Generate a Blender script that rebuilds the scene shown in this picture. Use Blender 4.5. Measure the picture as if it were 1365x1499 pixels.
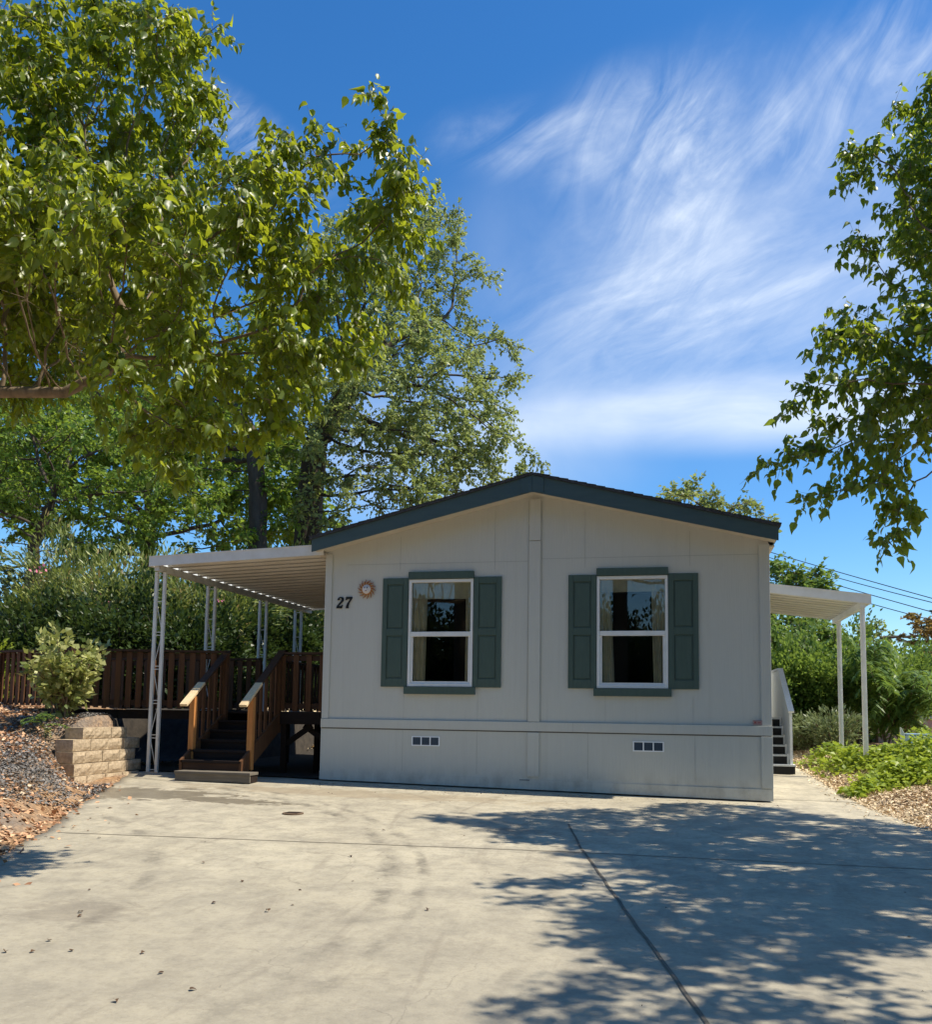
import bpy, math, random
import numpy as np
from mathutils import Vector, Matrix
R = math.radians
for o in list(bpy.data.objects): bpy.data.objects.remove(o)
SC = bpy.context.scene
COL = SC.collection

# ------------------------------------------------------------------ camera
F, CX, CY, EYE = 1345.0, 682.5, 915.0, 1.2
YAW, PITCH, ROLL = 0.22072, 0.09383, 0.014787
fw = np.array([-math.sin(YAW)*math.cos(PITCH), math.cos(YAW)*math.cos(PITCH), math.sin(PITCH)])
Rh = np.array([math.cos(YAW), math.sin(YAW), 0.0]); Uh = np.cross(Rh, fw)
rt = math.cos(ROLL)*Rh + math.sin(ROLL)*Uh; up = math.cos(ROLL)*Uh - math.sin(ROLL)*Rh
cd = bpy.data.cameras.new('camera'); cam = bpy.data.objects.new('camera', cd); COL.objects.link(cam)
cam.matrix_world = Matrix(((rt[0], up[0], -fw[0], 0), (rt[1], up[1], -fw[1], 0), (rt[2], up[2], -fw[2], EYE), (0, 0, 0, 1)))
cd.sensor_fit = 'HORIZONTAL'; cd.sensor_width = 36; cd.lens = 36*F/1365
cd.shift_y = (CY-749.5)/1365; cd.clip_start = .05; cd.clip_end = 3000
SC.camera = cam

# ------------------------------------------------------------------ sun and sky
EL, AZ = R(58), R(4)          # the sun stands over the right side of the home, a little behind its front wall
SUNV = Vector((math.cos(EL)*math.cos(AZ), math.cos(EL)*math.sin(AZ), math.sin(EL)))
sd = bpy.data.lights.new('sun', 'SUN'); sd.energy = 5.0; sd.angle = R(.55); sd.color = (1, .92, .77)
so = bpy.data.objects.new('sun', sd); COL.objects.link(so); so.rotation_euler = (-SUNV).to_track_quat('-Z', 'Y').to_euler()
SC.view_settings.view_transform = 'Standard'; SC.view_settings.look = 'None'
SC.view_settings.exposure = 0.40; SC.view_settings.gamma = 1
W = bpy.data.worlds.new('World'); SC.world = W; W.use_nodes = True

class NT:
    """small node helper"""
    def __init__(s, nt): s.nt = nt; s.n = nt.nodes; s.l = nt.links
    def node(s, t, **kw):
        n = s.n.new(t)
        for k, v in kw.items():
            if k.startswith('_'): setattr(n, k[1:], v)
        for k, v in kw.items():
            if not k.startswith('_'):
                i = n.inputs[int(k[1:])] if k[0] == 'i' and k[1:].isdigit() else n.inputs[k]
                if hasattr(v, 'is_linked') or isinstance(v, bpy.types.NodeSocket): s.l.new(v, i)
                else: i.default_value = v
        return n
    def math(s, op, a, b=0.0, clamp=False):
        n = s.node('ShaderNodeMath', _operation=op, _use_clamp=clamp, i0=a, i1=b); return n.outputs[0]
    def mapr(s, v, a, b, c=0.0, d=1.0, smooth=False):
        n = s.node('ShaderNodeMapRange', Value=v)
        n.inputs[1].default_value = a; n.inputs[2].default_value = b; n.inputs[3].default_value = c; n.inputs[4].default_value = d
        if smooth: n.interpolation_type = 'SMOOTHSTEP'
        return n.outputs[0]
    def noise(s, vec, scale, detail=4, rough=.5, dist=0.0):
        return s.node('ShaderNodeTexNoise', Vector=vec, Scale=scale, Detail=detail, Roughness=rough, Distortion=dist).outputs[0]
    def mix(s, f, a, b, bt='MIX'):
        n = s.n.new('ShaderNodeMix'); n.data_type = 'RGBA'; n.blend_type = bt
        for i, v in ((0, f), (6, a), (7, b)):
            if isinstance(v, bpy.types.NodeSocket): s.l.new(v, n.inputs[i])
            else: n.inputs[i].default_value = v if i == 0 else (*v, 1)[:4]
        return n.outputs[2]
    def mapping(s, vec, scale=(1, 1, 1), rot=(0, 0, 0), loc=(0, 0, 0)):
        n = s.n.new('ShaderNodeMapping'); s.l.new(vec, n.inputs[0])
        n.inputs['Scale'].default_value = scale; n.inputs['Rotation'].default_value = rot; n.inputs['Location'].default_value = loc
        return n.outputs[0]

w = NT(W.node_tree)
bg = [n for n in w.n if n.type == 'BACKGROUND'][0]
sky = w.node('ShaderNodeTexSky', _sky_type='NISHITA', _sun_disc=False, _sun_elevation=EL, _sun_rotation=R(90)-AZ, _altitude=300, _air_density=1.0, _dust_density=.35, _ozone_density=3.0)
hs = w.node('ShaderNodeHueSaturation', Color=sky.outputs[0], Saturation=1.30, Value=1.72)
tc = w.node('ShaderNodeTexCoord')
sep = w.node('ShaderNodeSeparateXYZ', Vector=tc.outputs['Generated'])
yy = w.math('MAXIMUM', w.math('ABSOLUTE', sep.outputs[1]), .05)
U_ = w.math('DIVIDE', sep.outputs[0], yy); V_ = w.math('DIVIDE', sep.outputs[2], yy)
uv = w.node('ShaderNodeCombineXYZ', X=U_, Y=V_, Z=0.0).outputs[0]
def blob(cu, cv, ru, rv, rot=0.0, amp=1.0):
    m = w.mapping(uv, loc=(-cu, -cv, 0))
    m = w.mapping(m, rot=(0, 0, rot)); m = w.mapping(m, scale=(1/ru, 1/rv, 1))
    ln = w.node('ShaderNodeVectorMath', _operation='LENGTH', i0=m).outputs['Value']
    return w.mapr(ln, 1.0, 0.0, 0.0, amp, True)
warp = w.node('ShaderNodeTexNoise', Vector=uv, Scale=3.0, Detail=3)
wv = w.node('ShaderNodeVectorMath', _operation='SCALE', i0=warp.outputs['Color'], Scale=.10).outputs[0]
uvw = w.node('ShaderNodeVectorMath', _operation='ADD', i0=uv, i1=wv).outputs[0]
st1 = w.noise(w.mapping(w.mapping(uvw, rot=(0, 0, R(-22))), scale=(4.0, 17, 1)), 1.0, 8, .62, .5)
st2 = w.noise(w.mapping(w.mapping(uvw, rot=(0, 0, R(-62))), scale=(4.5, 20, 1), loc=(7, 3, 0)), 1.0, 8, .62, .7)
st3 = w.noise(w.mapping(uvw, scale=(2.2, 12, 1), loc=(2, 5, 0)), 1.0, 6, .55, .2)
soft = w.noise(uvw, 4.5, 5, .55, .3)
fine_ = w.noise(w.mapping(w.mapping(uvw, rot=(0, 0, R(-35))), scale=(9, 30, 1), loc=(1, 9, 0)), 1.0, 9, .68, .9)
brk = w.mapr(w.noise(uv, 7.0, 5, .6, .6), .34, .62, .25, 1.0)
fz = w.mapr(fine_, .30, .74, .45, 1.0)
m1 = w.math('MULTIPLY', blob(.06, .46, .34, .15, R(-10), 1.25), w.math('MULTIPLY', w.mapr(st1, .30, .74, .18, 1.0), fz))
m2 = w.math('MULTIPLY', blob(.02, .60, .22, .18, R(-58), 1.1), w.math('MULTIPLY', w.math('MULTIPLY', w.mapr(st2, .36, .74, .05, 1.0), fz), brk))
m2b = w.math('MULTIPLY', blob(.19, .68, .28, .11, R(-32), 1.05), w.math('MULTIPLY', w.mapr(st2, .36, .76, .05, 1.0), brk))
m2c = w.math('ADD', w.math('MULTIPLY', blob(-.12, .65, .20, .07, R(12), 1.1), w.math('MULTIPLY', w.mapr(st1, .38, .74, .02, 1.0), brk)), w.math('MULTIPLY', blob(-.03, .68, .12, .09, 0, .8), w.math('MULTIPLY', w.mapr(st2, .38, .74, 0, 1.0), fz)))
m2b = w.math('ADD', m2b, m2c)
m3 = w.math('MULTIPLY', blob(.10, .325, .42, .058, R(1), 1.5), w.mapr(st3, .28, .68, .25, 1.0))
m4 = w.math('MULTIPLY', blob(-.52, .72, .20, .05, R(40), .7), w.mapr(fine_, .35, .75, .05, 1.0))
m5 = w.math('MULTIPLY', blob(.08, .50, .46, .30, 0, .50), w.mapr(soft, .32, .7, .2, 1.0))
m6 = w.math('MULTIPLY', blob(-.26, .30, .30, .14, 0, 1.0), w.mapr(soft, .36, .66, .3, 1.0))
s_ = m1
for m_ in (m2, m2b, m3, m4, m5, m6): s_ = w.math('ADD', s_, m_)
cl = w.math('MULTIPLY', w.math('MINIMUM', s_, 1.0), .70)
cl = w.math('MULTIPLY', cl, w.mapr(sep.outputs[1], .0, .3))
blue = w.mix(1.0, hs.outputs[0], (.90, 1.02, 1.10), 'MULTIPLY')
cc = w.mix(cl, blue, (10.4, 11.4, 12.6))
w.l.new(cc, bg.inputs[0]); bg.inputs[1].default_value = .073

# ------------------------------------------------------------------ helpers
rng = np.random.default_rng(7); random.seed(7)
def ray(px, py): return fw + rt*(px-CX)/F + up*(CY-py)/F
def at(px, py, Y):
    d = ray(px, py); return Vector(np.array([0, 0, EYE]) + d*Y/d[1])
ORG = {}
def tag(o, label=None, cat=None, group=None, kind=None):
    for k, v in (('label', label), ('category', cat), ('group', group), ('kind', kind)):
        if v: o[k] = v
    return o
def thing(name, label, cat, loc=(0, 0, 0), rotz=0.0, group=None):
    o = bpy.data.objects.new(name, None); COL.objects.link(o); o.location = loc; o.rotation_euler = (0, 0, rotz)
    o.empty_display_size = .2; ORG[o.name] = Vector(loc)
    return tag(o, label, cat, group)
def link(name, me, mat=None, parent=None):
    o = bpy.data.objects.new(name, me); COL.objects.link(o)
    if mat: me.materials.append(mat)
    if parent is not None:
        org = ORG.get(parent.name, Vector((0, 0, 0))); o.parent = parent
        if org.length: me.transform(Matrix.Translation(-org))
        ORG[o.name] = org
    return o
def tinted(me, lo=0.0, hi=1.0):
    return me
class MB:
    def __init__(s): s.v = []; s.f = []
    def add(s, vs, fs):
        n = len(s.v); s.v += [tuple(v) for v in vs]; s.f += [tuple(i+n for i in f) for f in fs]; return s
    def box(s, x0, x1, y0, y1, z0, z1):
        return s.add([(x0, y0, z0), (x1, y0, z0), (x1, y1, z0), (x0, y1, z0), (x0, y0, z1), (x1, y0, z1), (x1, y1, z1), (x0, y1, z1)],
                     [(0, 3, 2, 1), (4, 5, 6, 7), (0, 1, 5, 4), (1, 2, 6, 5), (2, 3, 7, 6), (3, 0, 4, 7)])
    def bar(s, p, q, wd, ht, upv=(0, 0, 1)):
        p, q = Vector(p), Vector(q); d = (q-p).normalized(); u = Vector(upv); a = d.cross(u).normalized(); b = a.cross(d)
        vs = [c+a*sx*wd/2+b*sz*ht/2 for c in (p, q) for sx, sz in ((-1, -1), (1, -1), (1, 1), (-1, 1))]
        return s.add(vs, [(0, 1, 2, 3), (7, 6, 5, 4), (0, 4, 5, 1), (1, 5, 6, 2), (2, 6, 7, 3), (3, 7, 4, 0)])
    def tube(s, pts, rads, n=8, cap=True):
        pts = [Vector(p) for p in pts]
        if not hasattr(rads, '__len__'): rads = [rads]*len(pts)
        vs = []; fs = []
        for i, p in enumerate(pts):
            d = (pts[min(i+1, len(pts)-1)]-pts[max(i-1, 0)]).normalized()
            ref = Vector((0, 0, 1)) if abs(d.z) < .9 else Vector((1, 0, 0)); a = d.cross(ref).normalized(); b = d.cross(a)
            vs += [p+(a*math.cos(t)+b*math.sin(t))*rads[i] for t in (2*math.pi*k/n for k in range(n))]
        for i in range(len(pts)-1):
            fs += [(i*n+k, i*n+(k+1) % n, (i+1)*n+(k+1) % n, (i+1)*n+k) for k in range(n)]
        if cap: fs += [tuple(range(n))[::-1], tuple(range((len(pts)-1)*n, len(pts)*n))]
        return s.add(vs, fs)
    def prism(s, poly, y0, y1, axis='y'):
        """polygon (a, b) extruded: axis y -> (a, y, b); axis x -> (x, a, b); axis z -> (a, b, z)"""
        n = len(poly)
        mk = {'y': lambda a, b, c: (a, c, b), 'x': lambda a, b, c: (c, a, b), 'z': lambda a, b, c: (a, b, c)}[axis]
        vs = [mk(a, b, y0) for a, b in poly]+[mk(a, b, y1) for a, b in poly]
        return s.add(vs, [tuple(range(n)), tuple(range(2*n-1, n-1, -1))]+[(i, n+i, n+(i+1) % n, (i+1) % n) for i in range(n)])
    def mesh(s, name, smooth=False):
        me = bpy.data.meshes.new(name); me.from_pydata(s.v, [], s.f); me.validate()
        import bmesh
        bm = bmesh.new(); bm.from_mesh(me); bmesh.ops.recalc_face_normals(bm, faces=bm.faces); bm.to_mesh(me); bm.free()
        if smooth:
            for p in me.polygons: p.use_smooth = True
        return me
    def build(s, name, mat, parent=None, smooth=False, bevel=0.0):
        o = link(name, s.mesh(name, smooth), mat, parent)
        if bevel:
            m = o.modifiers.new('bevel', 'BEVEL'); m.width = bevel; m.segments = 2; m.limit_method = 'ANGLE'
        return o
def np_mesh(name, V, polys, tint=None, smooth=False):
    """V (n,3); polys: list of int arrays (m,k)"""
    me = bpy.data.meshes.new(name); me.vertices.add(len(V)); me.vertices.foreach_set('co', np.ascontiguousarray(V, dtype=np.float32).ravel())
    loops = np.concatenate([p.ravel() for p in polys]).astype(np.int32)
    tot = np.concatenate([np.full(len(p), p.shape[1]) for p in polys]).astype(np.int32)
    st = np.concatenate([[0], np.cumsum(tot)[:-1]]).astype(np.int32)
    me.loops.add(len(loops)); me.loops.foreach_set('vertex_index', loops)
    me.polygons.add(len(tot)); me.polygons.foreach_set('loop_start', st); me.polygons.foreach_set('loop_total', tot)
    if smooth: me.polygons.foreach_set('use_smooth', np.ones(len(tot), dtype=bool))
    if tint is not None:
        a = me.attributes.new('tint', 'FLOAT', 'POINT'); a.data.foreach_set('value', np.ascontiguousarray(tint, dtype=np.float32))
    me.update(calc_edges=True); return me

# ------------------------------------------------------------------ materials
def newmat(name):
    m = bpy.data.materials.new(name); m.use_nodes = True; t = NT(m.node_tree)
    b = [n for n in t.n if n.type == 'BSDF_PRINCIPLED'][0]; return m, t, b
def surf(name, col, col2=None, scale=6.0, rough=.6, bump=.0, bscale=60.0, stretch=(1, 1, 1), metallic=0.0, spec=.4, amount=1.0):
    m, t, b = newmat(name); tc_ = t.node('ShaderNodeTexCoord').outputs['Object']
    v = t.mapping(tc_, scale=stretch)
    if col2 is not None:
        n = t.mapr(t.noise(v, scale, 6, .6), .3, .7, 0, amount); t.l.new(t.mix(n, col, col2), b.inputs['Base Color'])
    else: b.inputs['Base Color'].default_value = (*col, 1)
    b.inputs['Roughness'].default_value = rough; b.inputs['Metallic'].default_value = metallic; b.inputs['Specular IOR Level'].default_value = spec
    if bump:
        bn = t.node('ShaderNodeBump', Strength=bump, Distance=.01, Height=t.noise(v, bscale, 5, .6)); t.l.new(bn.outputs[0], b.inputs['Normal'])
    return m
def wood(name, c1, c2, along='z', rough=.75):
    st = {'z': (30, 30, 1.6), 'x': (1.6, 30, 30), 'y': (30, 1.6, 30)}[along]
    m, t, b = newmat(name); tc_ = t.node('ShaderNodeTexCoord').outputs['Object']
    v = t.mapping(tc_, scale=st); n1 = t.noise(v, 1.0, 6, .65, .4); n2 = t.noise(tc_, 4.0, 3)
    c = t.mix(t.mapr(n1, .35, .68), c1, c2); c = t.mix(t.mapr(n2, .3, .7, 0, .5), c, tuple(x*.55 for x in c1))
    t.l.new(c, b.inputs['Base Color']); b.inputs['Roughness'].default_value = rough; b.inputs['Specular IOR Level'].default_value = .25
    bn = t.node('ShaderNodeBump', Strength=.35, Distance=.004, Height=n1); t.l.new(bn.outputs[0], b.inputs['Normal']); return m
def leafmat(name, dark, light, trans, odd=None, gloss=.30, tr=.45):
    """two-sided leaf: reflects and lets light through; 'tint' is a random value that differs from leaf to leaf"""
    m, t, b = newmat(name); t.n.remove(b); out = [n for n in t.n if n.type == 'OUTPUT_MATERIAL'][0]
    ti = t.node('ShaderNodeAttribute', _attribute_name='tint').outputs['Fac']
    c = t.mix(t.mapr(ti, 0, .92), dark, light); k = t.mapr(ti, 0, 1, .55, 1.0)
    if odd is not None: c = t.mix(t.mapr(ti, .93, .95), c, odd)
    tcol = t.mix(k, tuple(x*.6 for x in trans), trans)
    if odd is not None: tcol = t.mix(t.mapr(ti, .93, .95), tcol, odd)
    p = t.node('ShaderNodeBsdfPrincipled', Roughness=.42); p.inputs['Specular IOR Level'].default_value = gloss; t.l.new(c, p.inputs['Base Color'])
    tl = t.node('ShaderNodeBsdfTranslucent'); t.l.new(tcol, tl.inputs[0])
    mx = t.node('ShaderNodeMixShader'); mx.inputs[0].default_value = tr; t.l.new(p.outputs[0], mx.inputs[1]); t.l.new(tl.outputs[0], mx.inputs[2])
    t.l.new(mx.outputs[0], out.inputs[0]); return m
def siding_mat():
    m, t, b = newmat('painted siding'); oc = t.node('ShaderNodeTexCoord').outputs['Object']
    grain = t.noise(t.mapping(oc, scale=(55, 55, 2.2)), 1.0, 6, .7, .6)
    st = t.noise(t.mapping(oc, scale=(2.5, 2.5, .35)), 1.0, 5, .6); big = t.noise(oc, .9, 4)
    c = t.mix(t.mapr(st, .3, .7, 0, .55), (.58, .575, .52), (.53, .53, .485))
    c = t.mix(t.mapr(big, .35, .7, 0, .4), c, (.60, .59, .52))
    low = t.mapr(t.node('ShaderNodeSeparateXYZ', Vector=oc).outputs[2], .45, .1, 0, 1, True)
    dirt = t.math('MULTIPLY', low, t.mapr(t.noise(t.mapping(oc, scale=(5, 5, 3)), 1.0, 6, .65), .42, .7, 0, .5))
    c = t.mix(dirt, c, (.23, .21, .175)); c = t.mix(t.mapr(grain, .35, .7, 0, .16), c, (.40, .395, .35)); c = t.mix(t.mapr(t.noise(t.mapping(oc, scale=(9, 9, .25)), 1.0, 5, .7), .55, .75, 0, .22), c, (.42, .41, .36)); t.l.new(c, b.inputs['Base Color']); b.inputs['Roughness'].default_value = .62; b.inputs['Specular IOR Level'].default_value = .35
    bn = t.node('ShaderNodeBump', Strength=.8, Distance=.006, Height=grain); t.l.new(bn.outputs[0], b.inputs['Normal']); return m
def concrete_mat(name='driveway concrete'):
    m, t, b = newmat(name); oc = t.node('ShaderNodeTexCoord').outputs['Object']
    n1 = t.noise(oc, .45, 6, .6, .6); n2 = t.noise(oc, 2.6, 8, .7, .3); n3 = t.noise(oc, 38, 4, .7); n4 = t.noise(t.mapping(oc, rot=(0, 0, R(12)), scale=(3.2, .5, 1)), 1.0, 6, .6, 1.4)
    c = t.mix(t.mapr(n1, .32, .68), (.39, .345, .255), (.52, .465, .345))
    c = t.mix(t.mapr(n2, .42, .66, 0, .8), c, (.265, .238, .185)); c = t.mix(t.mapr(n2, .30, .42, .5, 0), c, (.52, .46, .33))
    c = t.mix(t.mapr(n4, .56, .70, 0, .55), c, (.24, .205, .155))
    c = t.mix(t.mapr(n3, .52, .72, 0, .35), c, (.17, .15, .125)); c = t.mix(t.mapr(n3, .28, .42, .38, 0), c, (.55, .50, .40))
    n5 = t.noise(oc, 11, 6, .75, .2); c = t.mix(t.mapr(n5, .50, .66, 0, .34), c, (.19, .165, .125)); c = t.mix(t.mapr(n5, .36, .48, .28, 0), c, (.48, .43, .33))
    sp = t.node('ShaderNodeTexVoronoi', Vector=oc, Scale=26.0); c = t.mix(t.mapr(sp.outputs['Distance'], .04, .10, .55, 0), c, (.16, .13, .10))
    se = t.node('ShaderNodeSeparateXYZ', Vector=oc)
    # damp patch where water ran off beside the block wall, and pale mortar smears along the old tyre tracks
    def spot(x, y, rx, ry, lo, hi, sc):
        d = t.node('ShaderNodeVectorMath', _operation='LENGTH', i0=t.mapping(t.mapping(oc, loc=(-x, -y, 0)), scale=(1/rx, 1/ry, 0))).outputs['Value']
        return t.mapr(t.math('ADD', d, t.mapr(t.noise(t.mapping(oc, scale=(1, 2.2, 1)), sc*1.3, 8, .66, 1.2), .25, .75, -.75, .75)), lo, hi, 1, 0)
    wet = t.math('MAXIMUM', spot(-6.9, 11.3, 1.5, .7, .72, .80, 1.5), spot(-5.6, 11.0, 1.0, .28, .72, .84, 2.2))
    c = t.mix(t.math('MULTIPLY', wet, .62), c, (.13, .105, .075))
    wet2 = t.math('MULTIPLY', spot(-4.3, 12.3, 3.4, .5, .5, .9, 1.7), .55); c = t.mix(wet2, c, (.27, .21, .135))
    # curved tyre tracks, worn and broken up
    nb = t.mapr(t.noise(oc, 1.7, 5, .65), .42, .62, 0, 1); tread = t.mapr(t.noise(oc, 22, 3, .6), .3, .7, .45, 1)
    for cx_, cy_, rr_, wd_, am in ((-9.8, 5.2, 7.85, .11, .8), (-9.8, 5.2, 8.12, .07, .65), (-9.9, 4.2, 6.35, .11, .65), (-10.4, 5.8, 9.6, .07, .35), (-7.4, 3.6, 8.3, .06, .3), (-3.1, 7.6, .42, .02, .5), (-2.6, 7.1, .38, .018, .5)):
        d_ = t.node('ShaderNodeVectorMath', _operation='LENGTH', i0=t.mapping(t.mapping(oc, loc=(-cx_, -cy_, 0)), scale=(1, 1, 0))).outputs['Value']
        e_ = t.math('ABSOLUTE', t.math('SUBTRACT', t.math('ADD', d_, t.mapr(n2, 0, 1, -.12, .12)), rr_)); k_ = t.math('MULTIPLY', t.math('MULTIPLY', t.mapr(e_, wd_, wd_*.3, 0, am), nb), tread)
        c = t.mix(k_, c, (.085, .075, .06))
    # greyer, dustier ground towards the street and a paler repaired strip
    c = t.mix(t.math('MULTIPLY', t.mapr(se.outputs[1], 9.5, 4.0, 0, .55, True), t.mapr(n1, .35, .6, .5, 1)), c, (.25, .225, .18))
    oil = t.math('MAXIMUM', spot(-3.9, 5.6, .5, .35, .55, .95, 3), spot(-1.6, 9.8, .6, .25, .55, .95, 3)); c = t.mix(t.math('MULTIPLY', oil, .35), c, (.15, .125, .10))
    crk = t.node('ShaderNodeTexVoronoi', Vector=t.mapping(oc, scale=(.32, .32, 0)), Scale=1.0, _feature='DISTANCE_TO_EDGE'); crk.inputs['Vector'].links and None
    wob_ = t.node('ShaderNodeTexNoise', Vector=oc, Scale=2.5, Detail=6); vw = t.node('ShaderNodeVectorMath', _operation='ADD', i0=t.mapping(oc, scale=(.30, .30, 0)), i1=t.node('ShaderNodeVectorMath', _operation='SCALE', i0=wob_.outputs['Color'], Scale=.12).outputs[0]).outputs[0]
    t.l.new(vw, crk.inputs['Vector']); ck = t.math('MULTIPLY', t.mapr(crk.outputs['Distance'], .0016, .0006, 0, .8), t.mapr(n1, .46, .52, 0, 1)); c = t.mix(t.math('MULTIPLY', ck, .35), c, (.14, .12, .095))
    t.l.new(c, b.inputs['Base Color']); b.inputs['Specular IOR Level'].default_value = .3
    t.l.new(t.mapr(wet, 0, 1, .85, .35), b.inputs['Roughness'])
    hh = t.math('ADD', n3, t.math('MULTIPLY', n2, .6)); bn = t.node('ShaderNodeBump', Strength=.45, Distance=.006, Height=hh); t.l.new(bn.outputs[0], b.inputs['Normal']); return m
def mulch_mat():
    m, t, b = newmat('leaf mulch and earth'); oc = t.node('ShaderNodeTexCoord').outputs['Object']
    n1 = t.noise(oc, .8, 5, .6); v = t.node('ShaderNodeTexVoronoi', Vector=t.mapping(oc, scale=(1, 1, 1)), Scale=24.0)
    vc = t.node('ShaderNodeSeparateXYZ', Vector=v.outputs['Color']).outputs[0]
    c = t.mix(vc, (.15, .085, .045), (.46, .29, .16)); c = t.mix(t.mapr(n1, .45, .62, 0, .75), c, (.20, .175, .15))
    t.l.new(c, b.inputs['Base Color']); b.inputs['Roughness'].default_value = .95; b.inputs['Specular IOR Level'].default_value = .15
    bn = t.node('ShaderNodeBump', Strength=.9, Distance=.02, Height=v.outputs['Distance']); t.l.new(bn.outputs[0], b.inputs['Normal']); return m
M = {}
M['siding'] = siding_mat()
M['seam'] = surf('siding seam', (.42, .42, .38))
M['lap'] = surf('lap joint shadow gap', (.22, .20, .17))
M['gap'] = surf('open joint', (.09, .088, .08))
M['green'] = surf('grey green paint', (.056, .092, .078), (.070, .110, .092), 5, .5, .15, 40, (6, 6, 1))
M['fascia'] = surf('blue grey paint', (.050, .088, .098), (.062, .104, .112), 3, .5, .15, 30, (1, 6, 6))
M['soffit'] = surf('soffit paint', (.62, .56, .46), (.52, .47, .38), 3, .6)
M['shingle'] = surf('asphalt shingle', (.03, .033, .04), (.07, .075, .085), 22, .9, .8, 70)
M['white'] = surf('white enamel', (.80, .80, .77), (.66, .65, .60), 3, .42, .05, 20)
M['vinyl'] = surf('white vinyl', (.80, .80, .79), (.70, .70, .68), 5, .4)
M['pan'] = surf('roof pan enamel', (.74, .72, .66), (.60, .57, .50), 2.5, .42, .05, 20, (.4, 3, 1))
M['dark'] = surf('dark interior', (.035, .032, .03)); M['room'] = surf('room wall', (.10, .095, .085))
M['curtain'] = surf('beige curtain', (.74, .69, .56), (.60, .56, .44), 8, .9)
M['black'] = surf('black enamel', (.006, .006, .006), rough=.4)
M['screen'] = surf('vent screen', (.025, .045, .075), (.04, .06, .09), 60, .5)
M['ventframe'] = surf('vent frame plastic', (.86, .88, .90), rough=.25, spec=.8)
M['block'] = surf('split face block', (.33, .25, .16), (.56, .44, .30), 22, .95, 1.0, 40)
M['redwood'] = wood('redwood stain', (.17, .078, .034), (.08, .038, .019))
M['redwoodx'] = wood('redwood rail', (.085, .044, .025), (.05, .028, .017), 'x')
M['sunlitz'] = wood('sunlit post tone', (.66, .29, .09), (.44, .16, .045)); M['sunlity'] = wood('sunlit rail tone', (.85, .66, .40), (.70, .50, .28), 'y')  # lit copies of the rail and post wood, sunlight in the colour
M['darkwood'] = wood('dark decking', (.032, .02, .015), (.018, .012, .009), 'x')
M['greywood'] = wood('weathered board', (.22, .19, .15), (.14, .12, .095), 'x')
M['steel'] = surf('galvanised steel', (.45, .46, .47), rough=.35, metallic=.8)
M['whitewood'] = surf('white painted boards', (.76, .77, .76), (.62, .63, .62), 4, .55, .2, 25, (8, 8, 1))
M['blackstep'] = surf('black step board', (.006, .006, .007), rough=.5)
M['concrete'] = concrete_mat(); M['mulch'] = mulch_mat()
M['joint'] = surf('concrete joint', (.10, .085, .065), (.17, .145, .11), 9, .95)
M['bark'] = surf('pale brown bark', (.26, .19, .12), (.13, .095, .06), 14, .95, .8, 40, (1, 1, .3))
M['barkdark'] = surf('dark furrowed bark', (.055, .042, .032), (.10, .08, .062), 10, .95, 1.0, 18, (1, 1, .25))
M['mulb'] = leafmat('mulberry leaf', (.022, .055, .006), (.135, .185, .015), (.80, .90, .05), gloss=.55, tr=.30)
M['mulb2'] = leafmat('shade tree leaf', (.034, .070, .012), (.12, .18, .028), (.56, .70, .05), gloss=.5, tr=.36)
M['fine'] = leafmat('small grey green leaf', (.11, .16, .05), (.36, .41, .17), (.46, .54, .14), gloss=.3, tr=.40)
M['mid'] = leafmat('yellow green leaf', (.055, .12, .018), (.18, .28, .045), (.38, .52, .06), gloss=.3, tr=.42)
M['ole'] = leafmat('oleander leaf', (.045, .085, .018), (.36, .39, .13), (.40, .48, .09), odd=(.42, .30, .12), gloss=.35, tr=.25)
M['darkleaf'] = leafmat('dark shrub leaf', (.018, .04, .010), (.06, .095, .025), (.10, .16, .03), gloss=.35, tr=.25)
M['sumac'] = leafmat('sumac leaf', (.06, .125, .024), (.18, .27, .06), (.32, .45, .07), tr=.36)
M['vine'] = leafmat('vine leaf', (.14, .22, .02), (.36, .44, .06), (.48, .58, .06), tr=.4)
M['vari'] = leafmat('variegated leaf', (.10, .15, .03), (.55, .54, .22), (.46, .50, .12), tr=.35)
M['dry'] = leafmat('dry autumn leaf', (.20, .14, .05), (.36, .24, .07), (.40, .28, .06), tr=.3)
M['far'] = leafmat('distant foliage', (.05, .085, .035), (.10, .14, .065), (.10, .15, .05), tr=.25)
M['weed'] = leafmat('grey weed', (.12, .17, .07), (.27, .31, .15), (.3, .36, .14), tr=.25)
M['pink'] = surf('pink petals', (.75, .22, .34), rough=.7)
M['deadleaf'] = leafmat('dead leaf', (.06, .035, .02), (.14, .08, .04), (.1, .06, .03), tr=.1)
M['chip'] = leafmat('wood chip', (.24, .11, .055), (.78, .48, .28), (.1, .06, .03), odd=(.75, .60, .42), gloss=.15, tr=.04)
M['straw'] = leafmat('straw chip', (.45, .32, .19), (.92, .76, .50), (.1, .08, .04), gloss=.15, tr=.04)
M['gravel'] = leafmat('grey gravel stone', (.08, .075, .07), (.30, .28, .26), (.05, .05, .05), gloss=.2, tr=.0)
M['wire'] = surf('cable sheath', (.02, .02, .022)); M['pole'] = wood('utility pole wood', (.13, .09, .06), (.08, .055, .04))
M['greyhouse'] = surf('slate grey siding', (.09, .105, .12), (.12, .135, .15), 4, .7, .3, 20, (1, 1, 8))
M['roofgrey'] = surf('pale flat roof', (.55, .54, .51), (.42, .41, .38), 2, .8)
M['bluecar'] = surf('pale blue plastic', (.35, .50, .72), rough=.3)
M['curb'] = surf('pinkish render', (.52, .36, .29), (.42, .30, .24), 3, .8)
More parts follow.
